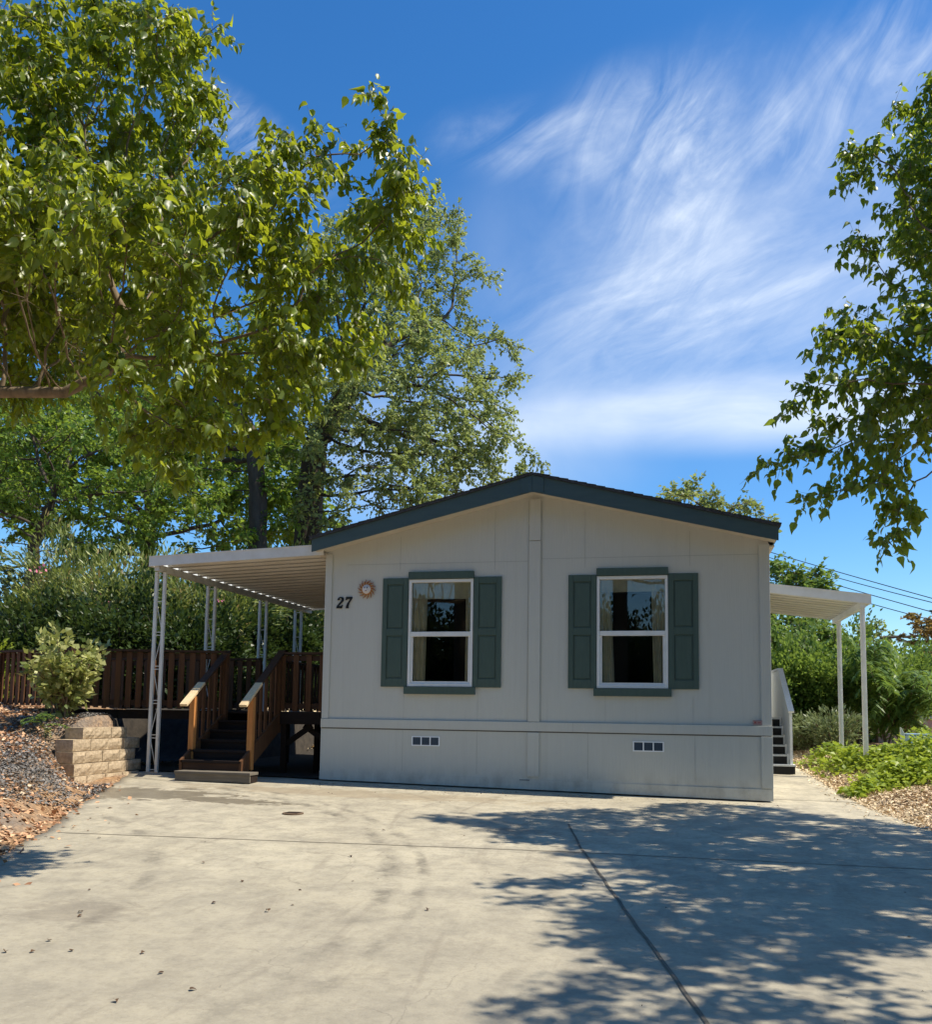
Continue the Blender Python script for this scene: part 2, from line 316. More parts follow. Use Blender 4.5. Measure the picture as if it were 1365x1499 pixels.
def glass_mat():
    m, t, b = newmat('window glass'); t.n.remove(b); out = [n for n in t.n if n.type == 'OUTPUT_MATERIAL'][0]
    tr = t.node('ShaderNodeBsdfTransparent'); tr.inputs[0].default_value = (.94, .96, .95, 1)
    g = t.node('ShaderNodeBsdfGlossy', Roughness=.01); fr = t.node('ShaderNodeFresnel', IOR=1.6)
    mx = t.node('ShaderNodeMixShader'); t.l.new(fr.outputs[0], mx.inputs[0]); t.l.new(tr.outputs[0], mx.inputs[1]); t.l.new(g.outputs[0], mx.inputs[2])
    t.l.new(mx.outputs[0], out.inputs[0]); return m
M['glass'] = glass_mat()

# ------------------------------------------------------------------ terrain
D = 13.6145
XL, XR = -5.335, 1.365
EDGE_L = [(-6, -1.6), (0, -3.0), (3.1, -4.2), (6.9, -5.62), (8.5, -6.32), (10.3, -7.2), (11.6, -7.72), (12.8, -8.28), (13.4, -8.50), (30, -8.52)]
EDGE_R = [(-6, 9.0), (0, 8.0), (5, 6.5), (8, 4.3), (10, 3.22), (11.4, 2.88), (13, 2.68), (14.7, 2.50), (17.5, 2.42), (20, 2.3), (30, 2.2)]
def ip(tab, y): return np.interp(y, [a for a, _ in tab], [b for _, b in tab])
def zslab(x, y):
    z = -.30+.30*np.clip(y, -4, D)/D + (-.0155*(x-XR))*np.clip(y/D, 0, 1)**2
    return z+np.where((y > D) & (x > 0), .05*(y-D), 0)*np.clip((24-y)/4, 0, 1) + np.where((y > 20) & (x > 0), .32, 0)*np.clip((y-20)/4, 0, 1)
def smooth(t): t = np.clip(t, 0, 1); return t*t*(3-2*t)
def bump(x, y): return .035*np.sin(2.1*x+1.3*y)*np.sin(1.7*y-.8*x)+.02*np.sin(5.3*x+.4)*np.sin(4.7*y+1.1)
def ztop(x, y):
    x = np.asarray(x, float); y = np.asarray(y, float); base = zslab(x, y)
    dl = (ip(EDGE_L, y)-x); dr = (x-ip(EDGE_R, y))
    d2 = dl-.45*smooth((y-10.2)/1.6)
    left = .62*smooth(d2/.95)*np.clip((y-3)/9, .25, 1)+.42*smooth((d2-.9)/2.2)*np.clip((y-3)/9, .3, 1)
    # the retaining wall: the bank behind it stands nearly upright north of y = 12.3
    st = smooth((-8.66-x)/.2)*.88; k = smooth((y-12.15)/.5); left = np.where(dl > 0, left*(1-k)+np.maximum(left, st)*k, 0)
    M_ = smooth((y-13.4)/.35)*smooth((x+10.6)/.4)*(1-smooth((y-16.2)/.8)*smooth((-7.5-x)/.4)); left = left*(1-M_)
    left = np.where((y > 16.2) & (x < -7.5), np.maximum(left, .95*smooth((y-16.2)/.8)*smooth((-7.5-x)/.4)), left)
    right = .20*smooth(dr/1.1)+.10*smooth((dr-1)/2)
    back = np.where((y > 19) & (x < 0), 1.0, 0)*smooth((y-20.0)/3.0)*.7
    far = 0*x
    z = base+np.where(dl > 0, left, 0)+np.where(dr > 0, right, 0)+back*np.where(dl > 0, .25, 1)
    return z+np.where((dl > .15) | (dr > .15), bump(x, y), 0)
def grid_coords(pts):
    out = []
    for (a, b, s) in pts: out += list(np.arange(a, b, s))
    return np.array(out+[pts[-1][1]])
gx = grid_coords([(-700, -60, 80), (-60, -18, 3), (-18, -10.5, .3), (-10.5, -7.8, .08), (-7.8, 1.5, .25), (1.5, 6, .12), (6, 18, .5), (18, 60, 4), (60, 700, 80)])
gy = grid_coords([(-300, -20, 40), (-20, -4, 2), (-4, 11, .3), (11, 22, .14), (22, 30, .5), (30, 90, 4), (90, 1500, 150)])
GX, GY = np.meshgrid(gx, gy); GZ = ztop(GX, GY)
ins = (GX < ip(EDGE_R, GY)) & (GX > ip(EDGE_L, GY)) & (GY > -5.9) & (GY < 23)
GZ = np.where(ins, zslab(GX, GY)-.05, GZ)
nx, ny = len(gx), len(gy); idx = np.arange(nx*ny).reshape(ny, nx)
fq = np.stack([idx[:-1, :-1], idx[:-1, 1:], idx[1:, 1:], idx[1:, :-1]], -1).reshape(-1, 4)
g = link('ground', np_mesh('ground', np.stack([GX, GY, GZ], -1).reshape(-1, 3), [fq], smooth=True), M['mulch']); tag(g, kind='structure')
# driveway slab, with a carport floor on the left and a walk on the right; thick edges
ys = grid_coords([(-5.8, 11, .3), (11, 15, .15), (15, 22.5, .5)]); ts = np.linspace(0, 1, 60)
wob = .05*np.sin(ys*3.1)+.03*np.sin(ys*7.7+1)
el, er = ip(EDGE_L, ys)+wob, ip(EDGE_R, ys)+wob*.6
DX = el[:, None]+(er-el)[:, None]*ts[None]; DY = np.repeat(ys[:, None], 60, 1); DZ = zslab(DX, DY)
top = np.stack([DX, DY, DZ], -1); n0 = top.shape[0]*60; V = top.reshape(-1, 3)
low = V.copy(); low[:, 2] -= .09; ii = np.arange(n0).reshape(-1, 60)
fq = np.stack([ii[:-1, :-1], ii[:-1, 1:], ii[1:, 1:], ii[1:, :-1]], -1).reshape(-1, 4)
sl = np.stack([ii[:-1, 0], ii[1:, 0], ii[1:, 0]+n0, ii[:-1, 0]+n0], -1); sr = np.stack([ii[:-1, -1], ii[:-1, -1]+n0, ii[1:, -1]+n0, ii[1:, -1]], -1)
dv = link('driveway', np_mesh('driveway', np.concatenate([V, low]), [fq, sl, sr]), M['concrete']); tag(dv, kind='structure')
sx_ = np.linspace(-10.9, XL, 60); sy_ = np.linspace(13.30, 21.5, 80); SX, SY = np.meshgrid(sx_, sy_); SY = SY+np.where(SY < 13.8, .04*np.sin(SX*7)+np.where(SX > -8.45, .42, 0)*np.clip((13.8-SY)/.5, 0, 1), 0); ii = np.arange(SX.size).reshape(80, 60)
so_ = link('shade_sheet', np_mesh('shade_sheet', np.stack([SX, SY, np.maximum(ztop(SX, SY), zslab(SX, SY))+.02], -1).reshape(-1, 3), [np.stack([ii[:-1, :-1], ii[:-1, 1:], ii[1:, 1:], ii[1:, :-1]], -1).reshape(-1, 4)]), surf('under deck shade', (.022, .018, .014), (.05, .04, .03), 8, .95, .8, 40)); tag(so_, kind='structure')  # dark sheet laid under deck and carport: their shade put into its colour
def strip(name, pts, wd, mat, lift=.004):
    P = []
    for a, b in zip(pts[:-1], pts[1:]):
        n = max(2, int(math.dist(a, b)/.25)); P += [(a[0]+(b[0]-a[0])*k/n, a[1]+(b[1]-a[1])*k/n) for k in range(n)]
    P.append(pts[-1]); vs = []; 
    for i, p in enumerate(P):
        q = P[min(i+1, len(P)-1)]; r_ = P[max(i-1, 0)]; dx, dy = q[0]-r_[0], q[1]-r_[1]; L = math.hypot(dx, dy); jx = random.uniform(-.006, .006)
        for s in (-1, 1):
            x, y = p[0]-dy/L*(wd/2*s+jx), p[1]+dx/L*(wd/2*s+jx); vs.append((x, y, float(zslab(np.float64(x), np.float64(y)))+lift))
    return link(name, np_mesh(name, np.array(vs), [np.array([(2*i, 2*i+1, 2*i+3, 2*i+2) for i in range(len(P)-1)])]), mat)
tag(strip('driveway_joint', [(-6.05, 8.3), (-1.0, 8.75), (3.6, 8.9)], .018, M['joint']), kind='structure')
tag(strip('driveway_joint', [(-1.14, 10.5), (-.87, 9.06), (-.27, 6.36), (.06, 4.88), (.42, 3.2), (.7, 1.5)], .022, M['joint'], .006), kind='structure')
tag(strip('driveway_joint', [(1.4, 13.95), (2.60, 14.05)], .02, M['joint'], .005), kind='structure')

# ------------------------------------------------------------------ the home
ZE, ZR, XC = 3.633, 4.46, -2.0          # wall height at the eaves, at the ridge, ridge line x
BELT0, BELT1 = .918, 1.06
ZB = .03
WIN = [(-3.965, -2.941), (-1.071, -.043)]; WZ0, WZ1 = 1.571, 3.227
def roofz(x, up_=.13): return up_+ZE+(ZR-ZE)*(1-abs(x-XC)/(XC-XL if x < XC else XR-XC))
home = thing('mobile_home', 'grey green shuttered beige manufactured home with a blue grey gable edge and number 27', 'house', ((XL+XR)/2, D, 0))
DEEP = 17.0
def zbot(x): return float(zslab(np.float64(x), np.float64(D)))+.03
mb = MB()
cuts = [XL, WIN[0][0], WIN[0][1], XC, WIN[1][0], WIN[1][1], XR]
for a, b in zip(cuts[:-1], cuts[1:]):
    if (a, b) in WIN:
        mb.add([(a, D, BELT1), (b, D, BELT1), (b, D, WZ0), (a, D, WZ0)], [(0, 1, 2, 3)]); mb.add([(a, D, WZ1), (b, D, WZ1), (b, D, roofz(b)), (a, D, roofz(a))], [(0, 1, 2, 3)])
        for (p, q) in (((a, WZ0), (b, WZ0)), ((b, WZ0), (b, WZ1)), ((b, WZ1), (a, WZ1)), ((a, WZ1), (a, WZ0))):
            mb.add([(p[0], D, p[1]), (q[0], D, q[1]), (q[0], D+.14, q[1]), (p[0], D+.14, p[1])], [(0, 1, 2, 3)])
    else: mb.add([(a, D, BELT1), (b, D, BELT1), (b, D, roofz(b)), (a, D, roofz(a))], [(0, 1, 2, 3)])
for x in (XL, XR): mb.add([(x, D, zbot(x)), (x, D+DEEP, zbot(x)), (x, D+DEEP, ZE), (x, D, ZE)], [(0, 1, 2, 3)])
mb.add([(XL, D+DEEP, 0), (XR, D+DEEP, 0), (XR, D+DEEP, ZE), (XC, D+DEEP, ZR+.13), (XL, D+DEEP, ZE)], [(0, 1, 2, 3, 4)])
me = bpy.data.meshes.new('wall'); me.from_pydata(mb.v, [], mb.f); link('wall', me, M['siding'], home)
mb = MB(); x0, x1 = XL-.012, XR+.012
mb.add([(x0, D-.022, zbot(XL)), (x1, D-.022, zbot(XR)), (x1, D-.022, BELT0), (x0, D-.022, BELT0), (x0, D+.03, zbot(XL)), (x1, D+.03, zbot(XR)), (x1, D+.03, BELT0), (x0, D+.03, BELT0)],
       [(0, 1, 2, 3), (3, 2, 6, 7), (0, 4, 5, 1), (0, 3, 7, 4), (1, 5, 6, 2)])
# lower rail of the skirt, a separate board a little proud
mb.add([(x0, D-.034, zbot(XL)-.01), (x1, D-.034, zbot(XR)-.01), (x1, D-.034, zbot(XR)+.15), (x0, D-.034, zbot(XL)+.12), (x0, D-.0225, zbot(XL)-.01), (x1, D-.0225, zbot(XR)-.01), (x1, D-.0225, zbot(XR)+.15), (x0, D-.0225, zbot(XL)+.12)],
       [(0, 1, 2, 3), (3, 2, 6, 7), (0, 4, 5, 1), (0, 3, 7, 4), (1, 5, 6, 2)])
mb.build('skirting', M['siding'], home)
MB().box(XL-.015, XR+.015, D-.036, D+.002, BELT0+.008, BELT1).build('belt_board', M['siding'], home, bevel=.003)
mb = MB()   # corner boards and the two ridge battens
for q_ in ((XL-.012, XL+.10, D-.02, D-.001, BELT1+.004, ZE+.02), (XR-.13, XR+.012, D-.02, D-.001, BELT1+.004, ZE+.02), (XC-.085, XC+.085, D-.026, D-.001, BELT1+.006, 3.78), (XC-.085, XC+.085, D-.026, D-.001, 3.79, ZR-.03),
           (XC-.085, XC+.085, D-.050, D-.0225, zbot(XC)+.18, BELT0-.01), (XR-.14, XR+.014, D-.045, D-.0225, zbot(XR)+.165, BELT0-.006)):
    MB().box(*q_).build('trim_board', M['siding'], home, bevel=.003)
mb = MB()   # caulked panel seams
def seam(x0, x1, z0, z1, d=.0025): mb.box(x0, x1, D-d, D+.001, z0, z1)
seam(XL+.35, XC-.10, 3.475, 3.483); seam(XC+.10, XR-.14, 3.505, 3.513)
for x in (-4.28, -2.72): seam(x, x+.006, 3.24 if x > -4 else BELT1, roofz(x)-.02) if False else None
for x in (-4.12, -2.62, -1.25, .27): seam(x, x+.005, 3.36 if -1.4 < x < .4 or x > -3 else 3.36, roofz(x)-.16)
for x in (-4.02, -2.86, -.95, .30): seam(x, x+.004, BELT1, 1.46)
seam(XC-.108, XC-.10, BELT1, 4.40); seam(XC+.10, XC+.108, BELT1, 4.40)
gp = MB(); gp.box(XL, XR, D-.027, D-.0225, BELT0-.010, BELT0+.0075); gp.box(XC-.20, XC-.05, D-.054, D-.0505, .205, .215); gp.build('open_joint', M['gap'], home); mb.box(XL+.10, XR-.13, D-.008, D, BELT1, BELT1+.012)
for x in (-4.02, -2.86, -1.2, .32): mb.box(x, x+.006, D-.0245, D-.02, zbot(x)+.18, BELT0-.012)
mb.box(-1.42, -1.415, D-.038, D-.035, BELT0+.01, BELT1)
mb.build('panel_seam', M['seam'], home)
# dark gap under the skirting: the frame and blocking behind it
MB().box(XL+.08, XR-.04, D+.25, D+.5, -.05, .6).build('underframe', M['dark'], home)
# roof
YF = 13.26
EXL, EXR, EZ = -5.46, 1.47, 3.845
AZ_ = 4.715
def rline(x, z): return z
roof = MB()
yb = D+DEEP+.3
slope = (AZ_-EZ)/(XC-EXL)
for (xa, xb) in ((EXL-.03, XC), (EXR+.03, XC)):
    za = AZ_-slope*abs(xa-XC); t = .03
    P = [(xa, za-.005), (xb, AZ_), (xb, AZ_+t), (xa, za+t)]
    roof.prism(P, YF-.03, yb)
roof_o = roof.build('roof', M['shingle'], home)
sh = MB()   # shingle butts along the rake, slightly uneven
n = 26
for s in (-1, 1):
    for i in range(n):
        a, b = i/n, (i+1)/n; xe = EXL-.04 if s < 0 else EXR+.04
        xa, xb = XC+(xe-XC)*a, XC+(xe-XC)*b; k = .030+.004*random.random()
        za, zb2 = AZ_-slope*abs(xa-XC), AZ_-slope*abs(xb-XC)
        sh.prism([(xa, za+k), (xb, zb2+k), (xb, zb2+k+.012+.004*random.random()), (xa, za+k+.003)], YF-.045+.012*random.random(), YF+.25)
sh.build('shingle_edge', M['shingle'], roof_o)
fa = MB(); ft = .205
xa, za = EXL, AZ_-slope*(XC-EXL); xb, zb2 = EXR, AZ_-slope*(EXR-XC)
fa.prism([(xa, za-ft), (XC, AZ_-ft-.05), (XC, AZ_-.003), (xa, za-.008)], YF, YF+.022); fa.prism([(XC, AZ_-ft-.05), (xb, zb2-ft), (xb, zb2-.008), (XC, AZ_-.003)], YF, YF+.022)
fa.prism([(XC-.17, AZ_-slope*.17-ft-.03), (XC, AZ_-ft-.058), (XC, AZ_-.006), (XC-.17, AZ_-slope*.17-.010)], YF-.012, YF-.0005); fa.prism([(XC+.004, AZ_-ft-.058), (XC+.17, AZ_-slope*.17-ft-.03), (XC+.17, AZ_-slope*.17-.010), (XC+.004, AZ_-.006)], YF-.012, YF-.0005)
for x in (EXL, EXR): fa.box(min(x, x+(.02 if x < 0 else -.02)), max(x, x+(.02 if x < 0 else -.02)), YF+.023, yb, za-.16, za-.01)
fa.build('fascia', M['fascia'], home)
sf = MB()
sf.prism([(EXL+.02, za-ft+.03), (XC, AZ_-ft-.02), (XC, AZ_-ft), (EXL+.02, za-ft+.05)], YF+.023, D-.001)
sf.prism([(XC, AZ_-ft-.02), (EXR-.02, zb2-ft+.03), (EXR-.02, zb2-ft+.05), (XC, AZ_-ft)], YF+.023, D-.001)
sf.box(EXL+.02, XL-.001, D, yb, ZE-.02, ZE+.0); sf.box(XR+.001, EXR-.02, D, yb, ZE-.02, ZE+.0)
sf.build('soffit', M['soffit'], home)

def window(xa, xb, which):
    za, zb_ = WZ0, WZ1; fr = .048
    wd = MB().box(xa+.002, xb-.002, D-.028, D+.06, za+.002, za+fr).box(xa+.002, xb-.002, D-.028, D+.06, zb_-fr, zb_-.002)
    wd.box(xa+.002, xa+fr*.85, D-.028, D+.06, za+fr, zb_-fr).box(xb-fr*.85, xb-.002, D-.028, D+.06, za+fr, zb_-fr)
    wo = wd.build('window', M['vinyl'], home, bevel=.004)
    zm = za+(zb_-za)*.487
    MB().box(xa+fr*.85, xb-fr*.85, D-.022, D+.05, zm-.036, zm+.036).build('meeting_rail', M['vinyl'], wo, bevel=.004)
    s = MB(); a, b = xa+fr*.85, xb-fr*.85
    s.box(a, a+.035, D-.004, D+.03, za+fr, zm-.036).box(b-.035, b, D-.004, D+.03, za+fr, zm-.036).box(a+.035, b-.035, D-.004, D+.03, za+fr, za+fr+.035)
    s.build('sash', M['vinyl'], wo)
    MB().box(a+.001, b-.001, D+.031, D+.034, zm+.036, zb_-fr).build('pane', M['glass'], wo)
    MB().box(a+.034, b-.034, D+.012, D+.015, za+fr+.034, zm-.036).build('pane', M['glass'], wo)
    # curtains and valance, drawn to the sides
    def cur(x0, x1, x0b, x1b, z0, z1, yk):
        nn = 28; vs = []; 
        for j in range(9):
            t = j/8
            for i in range(nn+1):
                u = i/nn; xx = (x0+(x1-x0)*u)*(1-t)+(x0b+(x1b-x0b)*u)*t; vs.append((xx, D+yk+.022*math.sin(u*26+.6*math.sin(t*3)), z1+(z0-z1)*t))
        q = [(j*(nn+1)+i, j*(nn+1)+i+1, (j+1)*(nn+1)+i+1, (j+1)*(nn+1)+i) for j in range(8) for i in range(nn)]
        m_ = bpy.data.meshes.new('curtain'); m_.from_pydata(vs, [], q); 
        for p in m_.polygons: p.use_smooth = True
        return m_
    if which == 0:
        link('curtain', cur(xa-.05, xa+.27, xa-.05, xa+.25, za-.05, zb_, .085), M['curtain'], wo); link('curtain', cur(xb-.14, xb+.05, xb-.14, xb+.05, za-.05, zb_, .085), M['curtain'], wo)
        link('valance', cur(xa-.05, xb+.05, xa-.05, xb+.05, zb_-.30, zb_+.02, .062), M['curtain'], wo)
    else:
        link('curtain', cur(xa-.05, xa+.19, xa-.05, xa+.26, za-.05, zb_, .085), M['curtain'], wo); link('curtain', cur(xb-.24, xb+.05, xb-.21, xb+.05, za-.05, zb_, .085), M['curtain'], wo)
        link('valance', cur(xa-.05, xb+.05, xa-.05, xb+.05, zb_-.23, zb_+.02, .062), M['curtain'], wo)
    # unlit room behind
    r_ = MB(); X0, X1, Y0, Y1, Z0, Z1 = xa-.5, xb+.5, D+.141, D+3.2, za-.7, zb_+.15
    c = [(X0, Y0, Z0), (X1, Y0, Z0), (X1, Y1, Z0), (X0, Y1, Z0), (X0, Y0, Z1), (X1, Y0, Z1), (X1, Y1, Z1), (X0, Y1, Z1)]
    r_.add(c, [(0, 1, 2, 3), (4, 7, 6, 5), (1, 5, 6, 2), (2, 6, 7, 3), (3, 7, 4, 0)]); link('room', (lambda m_: (m_.from_pydata(r_.v, [], r_.f), m_)[1])(bpy.data.meshes.new('room')), M['room'], wo)
    MB().box(xa-.005, xb+.005, D-.05, D-.001, zb_+.004, zb_+.115).build('head_trim', M['green'], wo, bevel=.003)
    MB().box(xa-.045, xb+.045, D-.06, D-.001, za-.115, za-.004).build('apron_trim', M['green'], wo, bevel=.003)
    return wo
wins = [window(*WIN[0], 0), window(*WIN[1], 1)]
def shutter(x0, x1):
    z0, z1 = 1.565, 3.25; t = .075; zm = (z0+z1)/2
    s = MB().box(x0, x0+t, D-.03, D-.001, z0, z1).box(x1-t, x1, D-.03, D-.001, z0, z1)
    for a, b in ((z0, z0+.13), (zm-.055, zm+.055), (z1-.10, z1)): s.box(x0+t, x1-t, D-.0295, D-.001, a, b)
    so_ = s.build('shutter', M['green'], home, bevel=.004)
    for a, b in ((z0+.13, zm-.055), (zm+.055, z1-.10)):
        p = MB().box(x0+t, x1-t, D-.012, D-.002, a, b).box(x0+t+.022, x1-t-.022, D-.020, D-.0122, a+.022, b-.022); p.build('shutter_panel', M['green'], so_, bevel=.004)
for x0, x1 in ((-4.387, -3.972), (-2.934, -2.503), (-1.493, -1.078), (-.036, .387)): shutter(x0, x1)
# skirting vents
for x0, z0 in ((-3.87, .672), (-.55, .665)):
    v = MB(); x1, z1 = x0+.44, z0+.145
    v.box(x0, x1, D-.034, D-.0225, z0, z0+.016).box(x0, x1, D-.034, D-.0225, z1-.014, z1)
    for k in range(4): xx = x0+(x1-x0-.018)*k/3; v.box(xx, xx+.018, D-.034, D-.0225, z0+.016, z1-.014)
    vo = v.build('skirting_vent', M['ventframe'], home)
    for k in range(3):
        xx = x0+(x1-x0-.018)*k/3+.018; MB().box(xx, xx+(x1-x0-.018)/3-.018, D-.028, D-.0228, z0+.016, z1-.014).build('vent_screen', M['screen'], vo)
# number 27, in fat lettering with serifs
def glyph(poly_list, ox, oz, h, name):
    g_ = MB()
    for poly in poly_list: g_.prism([(ox+a*h+.12*b*h, oz+b*h) for a, b in poly], D-.018, D-.0015)
    return g_.build(name, M['black'], home)
two = [[(.02, .70), (.10, .74), (.20, .72), (.20, .80), (.13, .90), (.02, .86), (-.03, .78)],
       [(.02, .86), (.13, .90), (.24, .92), (.30, .90), (.40, .98), (.28, 1.0), (.14, .98)],
       [(.30, .90), (.38, .78), (.56, .80), (.52, .92), (.40, .98)],
       [(.38, .78), (.32, .62), (.50, .56), (.56, .70), (.56, .80)],
       [(.32, .62), (.0, .20), (.16, .22), (.50, .56)],
       [(.0, .20), (-.02, .0), (.50, .0), (.50, .18), (.16, .22)],
       [(.50, .0), (.55, .30), (.47, .30), (.42, .20), (.42, .0)]]
sev = [[(.02, .72), (.10, .72), (.16, .80), (.16, 1.0), (.02, 1.0)], [(.16, .80), (.44, .82), (.60, .86), (.60, 1.0), (.16, 1.0)],
       [(.44, .82), (.22, .44), (.40, .44), (.60, .86)], [(.22, .44), (.14, .18), (.14, .0), (.38, .0), (.36, .18), (.40, .44)]]
glyph(two, -5.150, 2.790, .180, 'number_two'); glyph(sev, -5.020, 2.790, .180, 'number_seven')
# rating plate
tp = MB().box(1.115, 1.245, D-.0225, D-.0205, 1.075, 1.14).build('rating_plate', surf('plate', (.42, .30, .29), (.34, .27, .27), 30), home)
lines = MB()
for z in (1.086, 1.126): lines.box(1.125, 1.235, D-.0245, D-.023, z, z+.005)
lines.box(1.135, 1.165, D-.0245, D-.023, 1.096, 1.118).box(1.18, 1.225, D-.0245, D-.023, 1.10, 1.113); lines.build('plate_print', surf('plate ink', (.30, .08, .08)), tp)
# sun face wall ornament
sx, sz, sr_ = -4.655, 3.085, .155
orn = thing('wall_ornament', 'small painted sun face with wavy rays hung on the wall above the number 27', 'ornament', (sx, D, sz))
def wavy(angs, r0, r1, y, wdt):
    m_ = MB()
    for a in angs:
        L = []; Rr = []
        for k in range(6):
            t = k/5; r_ = r0+(r1-r0)*t; aa = a+.16*math.sin(t*5.2); ww = wdt*(1-t)**.8+.0008
            cx, cz = r_*math.cos(aa), r_*math.sin(aa); px_, pz_ = -math.sin(aa), math.cos(aa)
            L.append((sx+cx+px_*ww, sz+cz+pz_*ww)); Rr.append((sx+cx-px_*ww, sz+cz-pz_*ww))
        for k in range(5): m_.prism([L[k], L[k+1], Rr[k+1], Rr[k]], y, y+.008)
    return m_
A = [2*math.pi*k/14 for k in range(14)]
wavy(A, .06, sr_, D-.022, .016).build('ray', surf('terracotta glaze', (.42, .15, .07), (.30, .10, .05), 30), orn)
wavy([a+.224 for a in A], .05, sr_*.86, D-.032, .014).build('ray', surf('ochre glaze', (.62, .38, .12), (.50, .20, .09), 30), orn)
fm = MB(); ring = []
for r_, y in ((.070, D-.030), (.064, D-.046), (.045, D-.058), (.02, D-.064)): ring.append([(sx+r_*math.cos(t), y, sz+r_*1.05*math.sin(t)) for t in (2*math.pi*k/24 for k in range(24))])
fm.add(sum(ring, []), [(j*24+k, j*24+(k+1) % 24, (j+1)*24+(k+1) % 24, (j+1)*24+k) for j in range(3) for k in range(24)]+[tuple(range(72, 96))])
face = fm.build('face', surf('cream glaze', (.66, .62, .62), rough=.35), orn, True)
ft_ = MB()
for s in (-1, 1):
    ft_.prism([(sx+s*.010, sz+.018), (sx+s*.022, sz+.024), (sx+s*.034, sz+.018), (sx+s*.022, sz+.010)], D-.066, D-.052); ft_.prism([(sx+s*.008, sz+.032), (sx+s*.036, sz+.034), (sx+s*.036, sz+.029), (sx+s*.008, sz+.028)], D-.066, D-.05)
ft_.build('eyes', surf('eye paint', (.03, .05, .09)), face)
MB().prism([(sx-.018, sz-.027), (sx, sz-.022), (sx+.018, sz-.027), (sx, sz-.037)], D-.066, D-.05).build('mouth', surf('lip paint', (.22, .10, .10)), face)
MB().prism([(sx-.006, sz-.012), (sx+.006, sz-.012), (sx+.003, sz+.02), (sx-.003, sz+.02)], D-.074, D-.055).build('nose', M['ventframe'], face)

